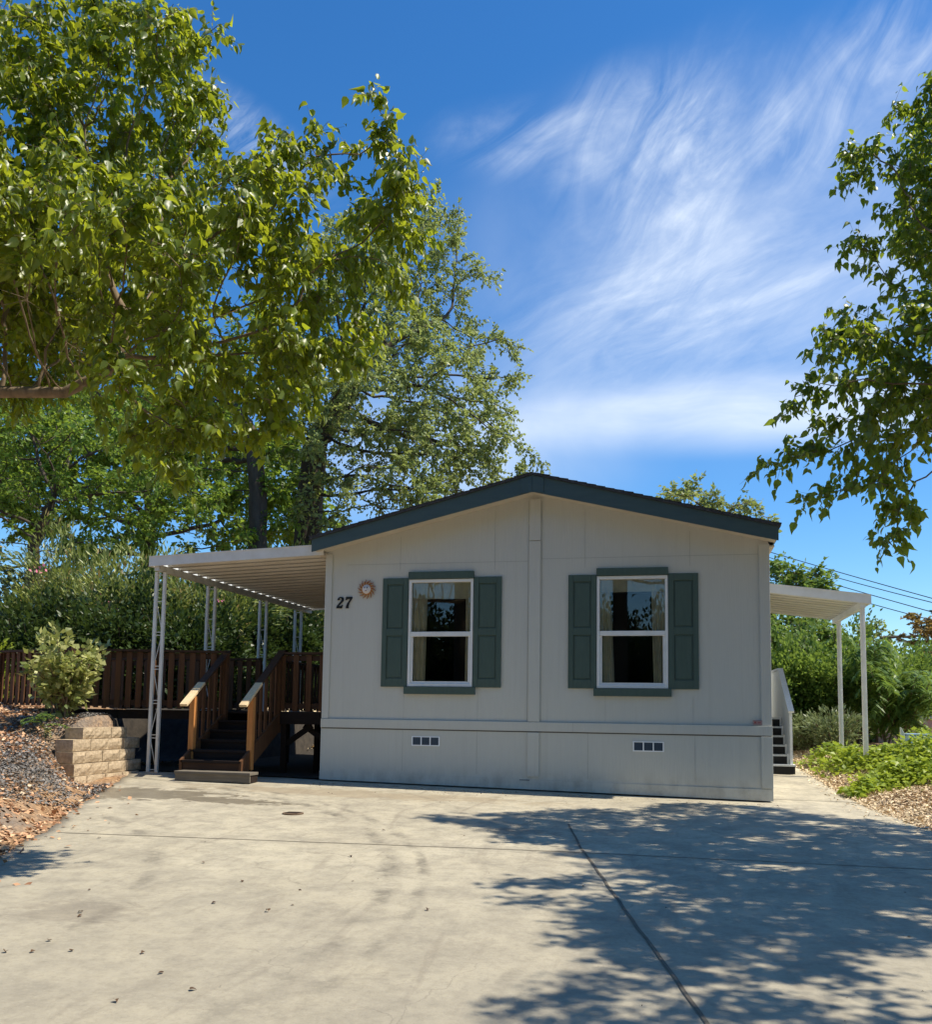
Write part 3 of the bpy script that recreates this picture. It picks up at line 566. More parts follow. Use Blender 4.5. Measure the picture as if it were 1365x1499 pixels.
# ------------------------------------------------------------------ left carport
def awning(name, label, x_in, x_out, y0, y1, z_in, z_out, posts, style, open_gutter):
    """pan roof from the house wall (x_in) down to the outer beam (x_out)"""
    s = 1 if x_out > x_in else -1
    root = thing(name, label, 'carport' if style == 'pair' else 'awning', (x_out, y0, posts[0][1]))
    sl_ = (z_out-z_in)/(x_out-x_in)
    zz = lambda x: z_in+sl_*(x-x_in)
    pit = .33; y = y0+.03; mb = MB(); prof = []
    while y < y1-.05:       # trapezoid pans: wide flat, narrow raised rib
        prof += [(y, 0), (y+.125, 0), (y+.135, .04), (y+.32, .04)]; y += pit
    prof.append((y, 0)); xo = x_out-s*(.035 if open_gutter else .0)
    P = [(x_in, zz(x_in)), (xo, zz(xo))]
    n = len(prof); vs = [(x, a, z+b) for (x, z) in P for (a, b) in prof]+[(x, a, z+b+.004) for (x, z) in P for (a, b) in prof]
    mb.add(vs, [(i, i+1, n+i+1, n+i) for i in range(n-1)]+[(2*n+i, 3*n+i, 3*n+i+1, 2*n+i+1) for i in range(n-1)]+[(i, 2*n+i, 2*n+i+1, i+1) for i in range(n-1)]+[(n+i, n+i+1, 3*n+i+1, 3*n+i) for i in range(n-1)])
    ro = link('roof_pan', (lambda m_: (m_.from_pydata(mb.v, [], mb.f), m_)[1])(bpy.data.meshes.new('roof_pan')), M['pan'], root)
    dk = MB()      # dark lap joints between the pans
    yy_ = y0+.03
    while yy_ < y1-.05:
        a = yy_+.06; dk.prism([(x_in, zz(x_in)-.004), (xo, zz(xo)-.004), (xo, zz(xo)-.0005), (x_in, zz(x_in)-.0005)], a-.004, a+.004); yy_ += pit
    dk.build('lap_joint', M['lap'], ro)
    hgt = .155
    for ya in (y0, y1):
        g1 = MB()
        P = [(x_in, zz(x_in)-.03), (x_out+s*.10, zz(x_out+s*.10)-.03), (x_out+s*.10, zz(x_out+s*.10)-.03+hgt), (x_in, zz(x_in)-.03+hgt)]
        g1.prism(P, ya, ya+.022)
        P2 = [(x_in, zz(x_in)-.03+hgt-.002), (x_out+s*.10, zz(x_out+s*.10)-.03+hgt-.002), (x_out+s*.10, zz(x_out+s*.10)-.03+hgt+.012), (x_in, zz(x_in)-.03+hgt+.012)]
        g1.prism(P2, ya-.008, ya+.03)
        g1.build('end_fascia', M['white'], root)
    zo = zz(x_out)
    gt = MB()
    gt.box(*sorted((x_out+s*.085, x_out+s*.10)), y0+.023, y1-.001, zo-.04, zo+.12); gt.box(*sorted((x_out+s*.012, x_out+s*.085)), y0+.023, y1-.001, zo-.04, zo-.032)
    gt.build('gutter', M['white'], root)
    MB().box(x_out-.04-s*.03, x_out+.04-s*.03, y0+.03, y1-.03, zo-.105, zo-.003).build('beam', M['white'] if not open_gutter else M['pan'], root)
    for (yp, zb_) in posts:
        ztop_ = zo-.106; xp = x_out-s*.03
        if style == 'pair':
            p = MB(); a, b = xp-.075, xp+.075; r_ = .0255
            p.box(a-r_, a+r_, yp-r_, yp+r_, zb_, ztop_).box(b-r_, b+r_, yp-r_, yp+r_, zb_, ztop_)
            po = p.build('post', M['white'], root, bevel=.005)
            MB().box(a-.06, b+.06, yp-.06, yp+.06, zb_-.01, zb_+.008).build('base_plate', M['steel'], po)
            q = MB(); z = zb_+.04; k = 0
            while z < ztop_-.6:
                q.bar((a+r_, yp, z), (b-r_, yp, z), .007, .012); q.bar((a+r_ if k % 2 else b-r_, yp, z+.05), (b-r_ if k % 2 else a+r_, yp, z+.46), .008, .013, (0, 1, 0)); q.bar((a+r_, yp, z+.51), (b-r_, yp, z+.51), .007, .012); z += .56; k += 1
            q.bar((a+r_, yp, ztop_-.05), (b-r_, yp, ztop_-.05), .008, .014); q.build('lattice', M['white'], po)
        else:
            c = .038; p = MB().box(xp-c, xp+c, yp-c, yp+c, zb_, ztop_); po = p.build('post', M['white'], root, bevel=.006)
            MB().box(xp-.07, xp+.07, yp-.07, yp+.07, zb_-.01, zb_+.01).build('base_plate', M['steel'], po)
            for sy in (-1, 1): q = MB(); q.box(xp-.012, xp+.012, yp+sy*(c+.004)-.004, yp+sy*(c+.004)+.004, zb_+.02, ztop_); q.build('post_rib', M['white'], po)
    return root
G = lambda x, y: float(ztop(np.float64(x), np.float64(y)))
S_ = lambda x, y: float(zslab(np.float64(x), np.float64(y)))
awning('carport', 'white ribbed metal carport roof on paired lattice posts left of the home', XL-.002, -8.28, 13.45, 20.1, 3.655, 3.535,
       [(13.62, S_(-8.28, 13.6)), (15.35, 1.15), (17.55, 1.15), (19.38, 1.15)], 'pair', True)
awning('entry_awning', 'white ribbed metal awning on two square posts over the entry right of the home', XR+.002, 3.30, 17.0, 20.0, 3.46, 3.21,
       [(17.12, G(3.24, 17.1)-.02), (19.45, G(3.24, 19.4)-.02)], 'single', False)

# ------------------------------------------------------------------ right entry steps: white panel side, black risers
es = thing('entry_steps', 'white panelled entry steps with dark open risers against the right side of the home', 'steps', (1.75, 17.4, S_(1.8, 17.4)))
X0, X1, Y0, ZB0 = XR+.03, 2.10, 17.3, S_(1.8, 17.4)
ns, rise, run = 6, .165, .27
body = MB(); lip = MB()
for k in range(ns):
    y = Y0+k*run; z = ZB0+rise*k
    body.box(X0, X1-.06 if k else X1+.03, y, y+.02, z, z+rise-.03)
    lip.box(X0, X1-.055 if k else X1+.04, y-.02, y+run-.001, z+rise-.030, z+rise)
body.build('riser', M['blackstep'], es); lip.build('tread', M['whitewood'], es)
zt = ZB0+rise*ns; yT = Y0+ns*run
MB().box(X0, X1-.05, yT, yT+1.5, zt-.18, zt).build('landing', M['whitewood'], es)
MB().prism([(Y0+.05, ZB0), (yT+1.5, ZB0), (yT+1.5, zt+.93), (yT, zt+.93), (Y0+.05, ZB0+rise+.93)], X1-.045, X1, 'x').build('side_panel', M['whitewood'], es)
hr = MB(); hr.bar((X1-.02, Y0, ZB0+rise+.93), (X1-.02, yT, zt+.95), .10, .035); hr.bar((X1-.02, yT, zt+.95), (X1-.02, yT+1.5, zt+.95), .10, .035); hr.build('handrail', M['whitewood'], es)
st = MB()
for k in range(1, ns): st.box(X1-.075, X1-.046, Y0+k*run-.03, Y0+(k+1)*run, ZB0+rise*k-.02, ZB0+rise*(k+1)+.015)
st.build('stringer', M['whitewood'], es)
pot = thing('potted_plant', 'small dark potted plant on the landing above the entry steps', 'plant', (X0+.22, yT-.1, zt))

# ------------------------------------------------------------------ redwood deck with stairs
deck = thing('wooden_deck', 'dark redwood deck with slatted railings and stairs under the left carport', 'deck', (-7, 14.4, 1.15))
ZD = 1.15
dk = MB(); y = 14.38
while y < 19.9: dk.box(-7.45, XL-.03, y, y+.135, ZD-.035, ZD); y += .142
dk.build('decking', M['darkwood'], deck)
rp = MB()    # walkway deck running left along the slope
pA, pB, pC = Vector((-7.40, 14.40, 0)), Vector((-9.85, 13.70, 0)), Vector((-11.85, 14.45, 0))
for a, b in ((pA, pB), (pB, pC), (pC, pC+Vector((-3.5, .6, 0)))):
    rp.add([(a.x, a.y+.05, 1.15), (b.x, b.y+.05, 1.15), (b.x, b.y+1.5, 1.15), (a.x, a.y+1.5, 1.15), (a.x, a.y+.05, 1.0), (b.x, b.y+.05, 1.0), (b.x, b.y+1.5, 1.0), (a.x, a.y+1.5, 1.0)],
           [(0, 1, 2, 3), (4, 7, 6, 5), (0, 4, 5, 1), (2, 6, 7, 3), (0, 3, 7, 4), (1, 5, 6, 2)])
rp.build('walkway', M['darkwood'], deck)
jo = MB()
jo.box(-6.37, XL-.03, 14.34, 14.376, ZD-.20, ZD-.0); jo.box(-7.45, -7.41, 14.4, 19.9, ZD-.2, ZD-.036); jo.box(-6.6, XL-.04, 16.8, 16.84, ZD-.22, ZD-.036)
jo.build('rim_joist', M['darkwood'], deck)
for (x, y) in ((-6.33, 14.45), (-5.92, 14.9), (-5.48, 14.45), (-6.2, 17.0), (-7.4, 17.0), (-5.6, 18.8), (-7.4, 19.6), (-9.0, 14.8), (-9.85, 14.4), (-11.7, 15.0)):
    MB().box(x-.045, x+.045, y-.045, y+.045, min(S_(x, y), G(x, y))-.05, ZD-.036 if x > -8 else 1.0).build('support_post', M['darkwood'], deck)
br = MB(); br.bar((-6.30, 14.46, .62), (-5.85, 14.46, .93), .04, .09); br.bar((-5.50, 14.5, .60), (-6.0, 14.5, .93), .04, .09); br.build('knee_brace', M['darkwood'], deck)
bk = MB().box(-5.53, -5.43, 14.395, 14.399, .30, .46); bk.build('post_bracket', M['steel'], deck)
def railing(a, b, z, mats=('redwood', 'redwoodx'), sp=.178, posts=True, h=1.0):
    a, b = Vector(a), Vector(b); L = (b-a).length; d = (b-a)/L; nrm = Vector((d.y, -d.x, 0))
    if nrm.y > 0: nrm = -nrm
    cap = MB(); cap.bar(a+Vector((0, 0, z+h-.02)), b+Vector((0, 0, z+h-.02)), .14, .038); cap.build('cap_rail', M['redwoodx'], deck)
    rl = MB(); rl.bar(a+Vector((0, 0, z+h-.10)), b+Vector((0, 0, z+h-.10)), .04, .09); rl.bar(a+Vector((0, 0, z+.10)), b+Vector((0, 0, z+.10)), .04, .09); rl.build('rail', M['redwoodx'], deck)
    n = int(L/sp)
    for k in range(n+1):
        p = a+d*(L*(k+.25)/(n+.5))+nrm*.034; q = MB(); tl = random.uniform(-.004, .004)
        w_ = .092; vs = []
        for zz_ in (z+.02+random.uniform(-.01, .01), z+h-.045):
            for sa, sn in ((-1, -1), (1, -1), (1, 1), (-1, 1)): vs.append(p+d*(sa*w_/2+(tl if zz_ > z+.5 else 0))+nrm*sn*.012+Vector((0, 0, zz_)))
        q.add(vs, [(0, 1, 2, 3), (7, 6, 5, 4), (0, 4, 5, 1), (1, 5, 6, 2), (2, 6, 7, 3), (3, 7, 4, 0)]); q.build('baluster', M['redwood'], deck)
    if posts:
        m_ = max(1, round(L/1.9))
        for k in range(m_+1):
            p = a+d*L*k/m_+nrm*.07; MB().box(p.x-.045, p.x+.045, p.y-.045, p.y+.045, z-.35, z+h-.045).build('rail_post', M['redwood'], deck)
H3 = lambda p: (p.x, p.y, 0)
railing(H3(pA), H3(pB), ZD+.02); railing(H3(pB), H3(pC), ZD+.03); railing((-6.42, 14.42, 0), (XL-.04, 14.42, 0), ZD+.0, sp=.26)
railing((-7.4, 19.85, 0), (XL-.04, 19.85, 0), ZD); railing((-7.42, 16.2, 0), (-7.42, 19.85, 0), ZD)
railing((-7.6, 16.15, 0), (-12.0, 16.15, 0), ZD)
# stairs
sy0, rs, rn = 12.72, None, .28
zs0 = S_(-7.0, 12.8); ns = 7; rs = (ZD-zs0)/ns
for k in range(ns-1):
    y = sy0+k*rn; z = zs0+rs*(k+1)
    wx = (-7.34, -6.10) if k == 0 else (-7.40, -6.40)
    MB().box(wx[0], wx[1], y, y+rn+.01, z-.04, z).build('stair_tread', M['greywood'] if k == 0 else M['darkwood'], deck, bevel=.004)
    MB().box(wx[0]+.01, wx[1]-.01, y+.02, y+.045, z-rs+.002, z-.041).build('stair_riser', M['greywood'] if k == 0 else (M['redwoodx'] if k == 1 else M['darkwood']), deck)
MB().box(-7.33, -6.115, sy0+.05, sy0+.30, zs0, zs0+rs-.045).build('step_box', M['darkwood'], deck)
for x in (-7.40, -6.40):
    s = MB().prism([(sy0+.28, zs0+.02), (14.37, ZD-.32), (14.37, ZD-.0), (sy0+.28, zs0+rs*2)], x-.02, x+.02, 'x'); s.build('stringer', M['redwood'], deck)
    # sunlight painted in: lower handrail and post get a pale lit tone, upper stays redwood
    top = lambda yv: 1.235+(yv-13.02)*(.92/1.38)
    ym = 13.56
    r1 = MB(); r1.bar((x, 13.02, top(13.02)), (x, ym, top(ym)), .125, .042); hr_ = r1.build('sunlit_handrail', M['sunlity'], deck, bevel=.004); tag(hr_, 'pale handrail end coloured as sunlit')
    r2 = MB(); r2.bar((x, ym+.002, top(ym+.002)), (x, 14.42, top(14.42)), .125, .038); r2.build('handrail', M['redwoodx'], deck)
    MB().box(x-.045, x+.045, 13.28, 13.37, zs0+rs+.001, top(13.28)-.03).build('sunlit_post', M['sunlitz'], deck, bevel=.004)
    for k in range(5):
        yy_ = 13.46+k*.19; MB().box(x-.034, x-.010, yy_, yy_+.085, zs0+rs*2+(yy_-13.1)*.58-.12, top(yy_)-.03).build('baluster', M['redwood'], deck)

# ------------------------------------------------------------------ stepped block wall
wall = thing('block_retaining_wall', 'stepped tan split face block retaining wall beside the driveway', 'wall', (-8.8, 12.4, 0))
rb = random.Random(3)
for c in range(5):
    z0 = .0+c*.176; ys_ = (11.93, 11.97, 12.0, 12.06, 12.34)[c]; xf = -8.47-.05*c; y = ys_; first = True
    while y < 13.45+.05*(c % 2):
        L = .43+rb.uniform(-.02, .02) if not first else (.43 if c % 2 else .30); first = False
        b = MB(); dx = rb.uniform(-.012, .012); dz = rb.uniform(-.003, .003)
        # front (right-hand) face is rough split stone: a grid of points pushed in and out
        ny_, nz_ = 6, 4; vs = []
        for j in range(nz_):
            for i in range(ny_):
                e = (i in (0, ny_-1)) or (j in (0, nz_-1)); vs.append((xf+dx+(rb.uniform(-.005, .003) if e else rb.uniform(.004, .026)), y+.003+(L-.006)*i/(ny_-1), z0+dz+.002+.168*j/(nz_-1)))
        fs = [(j*ny_+i, j*ny_+i+1, (j+1)*ny_+i+1, (j+1)*ny_+i) for j in range(nz_-1) for i in range(ny_-1)]
        n = len(vs); xb_ = xf-.31
        vs += [(xb_, y+.02, z0+dz+.002), (xb_, y+L-.02, z0+dz+.002), (xb_, y+L-.02, z0+dz+.17), (xb_, y+.02, z0+dz+.17)]
        T = (nz_-1)*ny_
        fs += [(n, n+1, n+2, n+3), tuple([n+3, n+2]+[T+i for i in range(ny_-1, -1, -1)]), tuple([n+1, n]+[i for i in range(ny_)]),
               tuple([n, n+3]+[j*ny_ for j in range(nz_-1, -1, -1)]), tuple([n+2, n+1]+[j*ny_+ny_-1 for j in range(nz_)])]
        b.add(vs, fs); b.build('block', M['block'], wall); y += L
# ------------------------------------------------------------------ small things on the driveway
dc = thing('drain_cover', 'small round rusty cleanout cover set in the driveway concrete', 'drain cover', (-4.35, 10.25, S_(-4.35, 10.25)))
o = MB().tube([(-4.35, 10.25, S_(-4.35, 10.25)), (-4.35, 10.25, S_(-4.35, 10.25)+.012)], .125, 24).build('cover_plate', surf('rusty iron', (.12, .08, .05), (.2, .13, .08), 20, .8), dc)
q = MB()
for k in range(-2, 3): q.box(-4.35-.08, -4.35+.08, 10.25+k*.03-.006, 10.25+k*.03+.006, S_(-4.35, 10.25)+.0125, S_(-4.35, 10.25)+.018)
q.build('cover_rib', surf('rusty rib', (.08, .055, .04)), dc)

# ------------------------------------------------------------------ plants
def grow(att, trunk, seg, infl, kill, iters=220, drift=(0, 0, 0)):
    """space colonisation: limbs grow from the trunk polyline towards the attraction points"""
    P = [np.array(p, float) for p in trunk]; par = [-1]+list(range(len(P)-1))
    # densify trunk
    Q = [P[0]]; qp = [-1]
    for a, b in zip(P[:-1], P[1:]):
        n = max(1, int(np.linalg.norm(b-a)/seg))
        for k in range(1, n+1): Q.append(a+(b-a)*k/n); qp.append(len(Q)-2)
    pos = np.array(Q); par = list(qp); act = att.copy()
    d = np.full(len(act), 1e9); near = np.zeros(len(act), int)
    def upd(lo):
        for s in range(0, len(act), 4000):
            e = slice(s, s+4000); dd = np.linalg.norm(act[e][:, None]-pos[lo:][None], axis=2); k = dd.argmin(1); m = dd[np.arange(len(k)), k]
            b = m < d[e]; near[e] = np.where(b, k+lo, near[e]); d[e] = np.where(b, m, d[e])
    upd(0)
    for it in range(iters):
        if len(act) == 0: break
        use = d < infl
        if not use.any(): use = d <= d.min()*1.02
        src = near[use]; v = act[use]-pos[src]; v /= np.linalg.norm(v, axis=1)[:, None]+1e-9
        acc = np.zeros((len(pos), 3)); np.add.at(acc, src, v); u = np.unique(src); dr = acc[u]; nn = np.linalg.norm(dr, axis=1)[:, None]
        dr = dr/(nn+1e-9)+np.array(drift)+rng.normal(0, .10, dr.shape); dr /= np.linalg.norm(dr, axis=1)[:, None]
        new = pos[u]+dr*seg
        dm_ = np.array([np.linalg.norm(pos-q, axis=1).min() for q in new]); ok_ = dm_ > seg*.55; stuck = u[~ok_]
        new, u = new[ok_], u[ok_]
        if len(stuck):      # attraction points that only pull a shoot back onto itself are dropped
            kp = ~np.isin(near, stuck) | (d >= infl); act, d, near = act[kp], d[kp], near[kp]
        if len(new) == 0: continue
        lo = len(pos); pos = np.concatenate([pos, new]); par += list(u); upd(lo)
        keep = d > kill; 
        if it > 3:
            # drop points that stopped getting nearer
            pass
        act = act[keep]; d = d[keep]; near = near[keep]
        if len(pos) > 14000: break
    return pos, np.array(par)
def radii(pos, par, tip, p=2.35):
    n = len(pos); s = np.zeros(n); cnt = np.zeros(n, int); has = np.zeros(n, bool)
    r = np.zeros(n)
    for i in range(n-1, -1, -1):
        r[i] = max(tip, s[i]**(1/p)) if s[i] > 0 else tip
        if par[i] >= 0: s[par[i]] += r[i]**p; cnt[par[i]] += cnt[i]+1
    return r, cnt
def branch_mesh(name, pos, par, r, rmin=0.0, n=6):
    e = np.where((par >= 0) & (r >= rmin))[0]; a = par[e]
    main = np.full(len(pos), -1); best = np.zeros(len(pos))
    for i in e:
        if r[i] > best[par[i]]: best[par[i]] = r[i]; main[par[i]] = i
    dirv = pos[e]-pos[a]; dirv /= np.linalg.norm(dirv, axis=1)[:, None]+1e-9
    nd = np.zeros_like(pos); nd[e] = dirv; ism = main[a] == e
    da = np.where((ism & (par[a] >= 0))[:, None], (nd[a]+dirv), dirv); da /= np.linalg.norm(da, axis=1)[:, None]+1e-9
    hasc = main[e] >= 0; db = np.where(hasc[:, None], dirv+nd[np.where(hasc, main[e], e)], dirv); db /= np.linalg.norm(db, axis=1)[:, None]+1e-9
    ra = np.where(ism, r[a], np.minimum(r[a], r[e]*1.25)); rb_ = r[e]
    ref = np.array([.3, .2, .93]); ref /= np.linalg.norm(ref)
    def ring(c, dv_, rr):
        x = np.cross(dv_, ref+rng.normal(0, 1e-4, 3)); x /= np.linalg.norm(x, axis=1)[:, None]+1e-9; y = np.cross(dv_, x); t = 2*np.pi*np.arange(n)/n
        return c[:, None]+(x[:, None]*np.cos(t)[None, :, None]+y[:, None]*np.sin(t)[None, :, None])*rr[:, None, None]
    V = np.concatenate([ring(pos[a], da, ra), ring(pos[e], db, rb_)], 1).reshape(-1, 3); m = len(e); k = np.arange(n); b = (np.arange(m)*2*n)[:, None]
    q = np.stack([b+k, b+(k+1) % n, b+n+(k+1) % n, b+n+k], -1).reshape(-1, 4)
    return np_mesh(name, V, [q], smooth=True)
LOG = []
LEAF = {
 'broad': (np.array([(0, 0, 0), (0, .32, -.01), (0, .68, -.04), (0, 1.06, -.24), (-.33, .14, .10), (-.36, .42, .13), (-.15, .78, .02), (.33, .14, .10), (.36, .42, .13), (.15, .78, .02)], float),
           np.array([(0, 1, 5, 4), (1, 2, 6, 5), (0, 7, 8, 1), (1, 8, 9, 2)]), np.array([(2, 3, 6), (2, 9, 3)])),
 'kite': (np.array([(0, 0, 0), (-.30, .45, .05), (0, 1, -.10), (.30, .45, .05), (0, .5, -.03)], float), np.zeros((0, 4), int), np.array([(0, 4, 1), (1, 4, 2), (0, 3, 4), (3, 2, 4)])),
 'slim': (np.array([(0, 0, 0), (-.09, .45, .02), (0, 1, -.10), (.09, .45, .02)], float), np.zeros((0, 4), int), np.array([(0, 3, 1), (1, 3, 2)])),
 'oval': (np.array([(0, 0, 0), (-.26, .42, .03), (0, 1, -.05), (.26, .42, .03)], float), np.zeros((0, 4), int), np.array([(0, 3, 1), (1, 3, 2)])),
}
def leaves(name, base, axis, nrm, size, kind='broad', width=1.0):
    T, Q, Tr = LEAF[kind]; m = len(base)
    a = axis/(np.linalg.norm(axis, axis=1)[:, None]+1e-9); b = np.cross(a, nrm); b /= np.linalg.norm(b, axis=1)[:, None]+1e-9; c = np.cross(b, a)
    size = np.broadcast_to(size, (m,)); wv_ = width*(1+rng.normal(0, .12, m)); cv = 1+rng.normal(0, .8, m)
    V = base[:, None]+size[:, None, None]*(b[:, None]*T[None, :, 0:1]*wv_[:, None, None]+a[:, None]*T[None, :, 1:2]+c[:, None]*T[None, :, 2:3]*cv[:, None, None])
    V = V.reshape(-1, 3); off = (np.arange(m)*len(T))[:, None, None]; polys = []
    if len(Q): polys.append((off+Q[None]).reshape(-1, 4))
    if len(Tr): polys.append((off+Tr[None]).reshape(-1, 3))
    return np_mesh(name, V, polys, np.repeat(rng.random(m), len(T)))
def blob_pts(blobs, dens, shell=.35):
    """points inside a union of spheres given as (x, y, z, r) or with an ellipsoid factor"""
    out = []
    for b in blobs:
        x, y, z, r = b[:4]; k = b[4] if len(b) > 4 else (1, 1, 1); n = max(3, int(dens*4.19*r**3))
        v = rng.normal(size=(n, 3)); v /= np.linalg.norm(v, axis=1)[:, None]; rr = r*(shell+(1-shell)*rng.random(n))[:, None]**.6
        out.append(np.array([x, y, z])+v*rr*np.array(k))
    return np.concatenate(out)
def px_blob(px, py, Y, rpx, k=(1, 1, 1)):
    p = at(px, py, Y); dep = float(np.dot(np.array(p)-np.array([0, 0, EYE]), fw)); return (p.x, p.y, p.z, rpx*dep/F, k)
def tree(name, label, cat, trunk, blobs, dens, seg, infl, kill, tip, lm, kind, lsize, per, bark, thick=.018, droop=.6, spread=.10, group=None, drift=(0, 0, 0), width=1.0, trunk_r=None, n=6, rmin=0.0, up_bias=.6, leafr=None, twigs=True, twup=.1, clear=None):
    pts = att_n = blob_pts(blobs, dens); pos, par = grow(pts, trunk, seg, infl, kill, drift=drift); r, cnt = radii(pos, par, tip)
    if trunk_r: # thicken towards the foot
        r = r*np.clip(trunk_r/r[0], .4, 6)**np.clip(np.log(r/tip)/np.log(max(r[0]/tip, 1.01)), 0, 1)
    root = thing(name, label, cat, tuple(pos[0]), group=group)
    tr_name = link('trunk', branch_mesh('trunk', pos, par, r, rmin, n), bark, root).name
    e = np.where((par >= 0) & (cnt < (leafr or 6)))[0]
    d = pos[e]-pos[par[e]]; L = np.linalg.norm(d, axis=1)[:, None]; d /= L+1e-9
    # side twigs leave every young shoot, and each carries a spray of leaves
    nt = max(1, per[0]); k = np.repeat(np.arange(len(e)), nt); t = rng.random(len(k))[:, None]; dk = d[k]
    rad = rng.normal(size=(len(k), 3)); rad -= (rad*dk).sum(1)[:, None]*dk; rad /= np.linalg.norm(rad, axis=1)[:, None]+1e-9
    tb = pos[par[e[k]]]+dk*L[k]*t; td = dk*.55+rad*.9+np.array([0, 0, twup]); td /= np.linalg.norm(td, axis=1)[:, None]; tl = spread*(.45+.75*rng.random(len(k)))[:, None]
    tip_ = tb+td*tl+np.array([0, 0, -1.])*tl*.25
    if twigs:
        x = np.cross(td, [.3, .2, .93]); x /= np.linalg.norm(x, axis=1)[:, None]; y = np.cross(td, x); rr = tip*.7; m = len(k); V = []
        for P_, q in ((tb, rr), (tip_, rr*.4)):
            for an in (0, 2.1, 4.2): V.append(P_+(x*math.cos(an)+y*math.sin(an))*q)
        V = np.stack(V, 1).reshape(-1, 3); b6 = (np.arange(m)*6)[:, None]; i3 = np.arange(3)
        link('twigs', np_mesh('twigs', V, [np.stack([b6+i3, b6+(i3+1) % 3, b6+3+(i3+1) % 3, b6+3+i3], -1).reshape(-1, 4)]), bark, bpy.data.objects[tr_name])
    nl = per[1]; j = np.repeat(np.arange(len(k)), nl); u = np.tile((np.arange(nl)+.6)/nl, len(k))[:, None]+rng.normal(0, .05, (len(j), 1))
    base = tb[j]+(tip_[j]-tb[j])*u+rng.normal(0, spread*.05, (len(j), 3)); sd_ = np.cross(td[j], [0, 0, 1.]); sd_ *= np.where(np.arange(len(j)) % 2, 1, -1)[:, None]
    ax = td[j]*.55+sd_*.8+np.array([0, 0, -droop])*(.4+1.0*rng.random(len(j)))[:, None]+rng.normal(0, .25, (len(j), 3))
    nr = np.array([0, 0, up_bias])+rng.normal(0, .55, (len(j), 3))
    sz = lsize*(.45+.75*rng.random(len(j)))
    if clear:      # the old limb is bare: no leaves close round it
        ok = np.ones(len(j), bool)
        for p_, q_ in zip(clear[0][:-1], clear[0][1:]):
            for t_ in np.linspace(0, 1, 8):
                c_ = np.array(p_)*(1-t_)+np.array(q_)*t_; v_ = base-c_; v_[:, 1] = np.where(v_[:, 1] < 0, v_[:, 1]*.22, v_[:, 1]); v_[:, 2] *= 1.4; ok &= np.linalg.norm(v_, axis=1) > clear[1]
        j, base, ax, nr, sz = j[ok], base[ok], ax[ok], nr[ok], sz[ok]
    LOG.append((label[:40], len(att_n), len(pos), len(e), len(j)))
    link('crown', leaves('crown', base, ax, nr, sz, kind, width), lm, root)
    return root, pos, par, r
def compound(name, origins, dirs, length, nleaf, lsize, mat, parent, kind='slim', width=1.5, droop=.35):
    """pinnate fronds: paired leaflets along an arching stalk"""
    B, A, N = [], [], []; st_ = MB()
    for o, d in zip(origins, dirs):
        o = np.array(o, float); d = np.array(d, float); d /= np.linalg.norm(d); side = np.cross(d, [0, 0, 1.]); side /= np.linalg.norm(side)+1e-9; L = length*random.uniform(.7, 1.15); P = []
        for k in range(nleaf+1):
            t = k/nleaf; p = o+d*L*t+np.array([0, 0, -1.])*droop*L*t*t; P.append(p)
            if k:
                tg = P[-1]-P[-2]; tg /= np.linalg.norm(tg)
                for s in (-1, 1):
                    B.append(p); A.append(tg*.45+side*s*1.0+np.array([0, 0, -.28])+rng.normal(0, .09, 3)); N.append(np.array([0, 0, 1.])+rng.normal(0, .2, 3))
        st_.tube([P[0], P[nleaf//2], P[-1]], [.006, .004, .002], 3, False)
    B, A, N = map(np.array, (B, A, N)); link(name, leaves(name, B, A, N, lsize*(.75+.4*rng.random(len(B))), kind, width), mat, parent)
    link('stalk', st_.mesh('stalk'), M['mid'] if False else M['soffit'] if False else mat, parent)

# --- near mulberry, left of the camera: its limb reaches over the drive
bl = [(30, 60, 6.9, 80), (110, 40, 6.9, 50), (185, 120, 6.9, 62), (150, 190, 6.9, 60), (235, 70, 6.8, 55), (300, 25, 6.8, 40), (250, 130, 6.8, 36), (40, 190, 6.7, 90), (180, 300, 6.7, 90), (100, 330, 6.4, 115), (300, 305, 6.8, 62), (375, 290, 6.8, 60), (455, 215, 6.9, 58),
      (540, 185, 7.0, 46), (612, 228, 7.0, 40), (625, 270, 7.0, 26), (585, 300, 7.0, 64), (470, 310, 6.9, 100), (40, 415, 6.3, 118), (200, 440, 6.3, 150), (340, 410, 6.6, 140), (460, 430, 6.8, 95), (540, 410, 6.9, 50), (600, 398, 7.0, 24),
      (95, 485, 6.2, 70), (240, 560, 6.2, 110), (370, 540, 6.5, 95), (460, 540, 6.7, 56), (500, 500, 6.8, 40), (200, 620, 6.2, 50), (280, 640, 6.2, 52), (355, 620, 6.4, 56), (430, 600, 6.6, 36), (275, 690, 6.2, 24)]
blobs = [px_blob(a, b, y, r, (1, 1.7 if 260 < b < 600 else 1.3, 1)) for a, b, y, r in bl]
blobs += [(-6.2, 6.6, 5.5, 1.1), (-6.9, 5.6, 5.3, .9), (-5.6, 7.6, 5.9, 1.3), (-7.2, 6.6, 5.4, 1.4), (-6.6, 7.8, 5.2, 1.1), (-5.2, 7.4, 7.0, 1.1), (-6.4, 5.4, 6.4, 1.2)]
p0 = at(-190, 585, 6.4); pa = at(0, 574, 6.45); pb = at(95, 575, 6.45); pc = at(150, 548, 6.5); pd = at(175, 515, 6.6)
limb = [(p0.x-1.1, 6.2, G(p0.x-1.1, 6.2)-.1), (p0.x-1.0, 6.25, 1.4), (p0.x-.55, 6.35, 2.5), tuple(p0), tuple(pa), tuple(pb), tuple(pc), tuple(pd)]
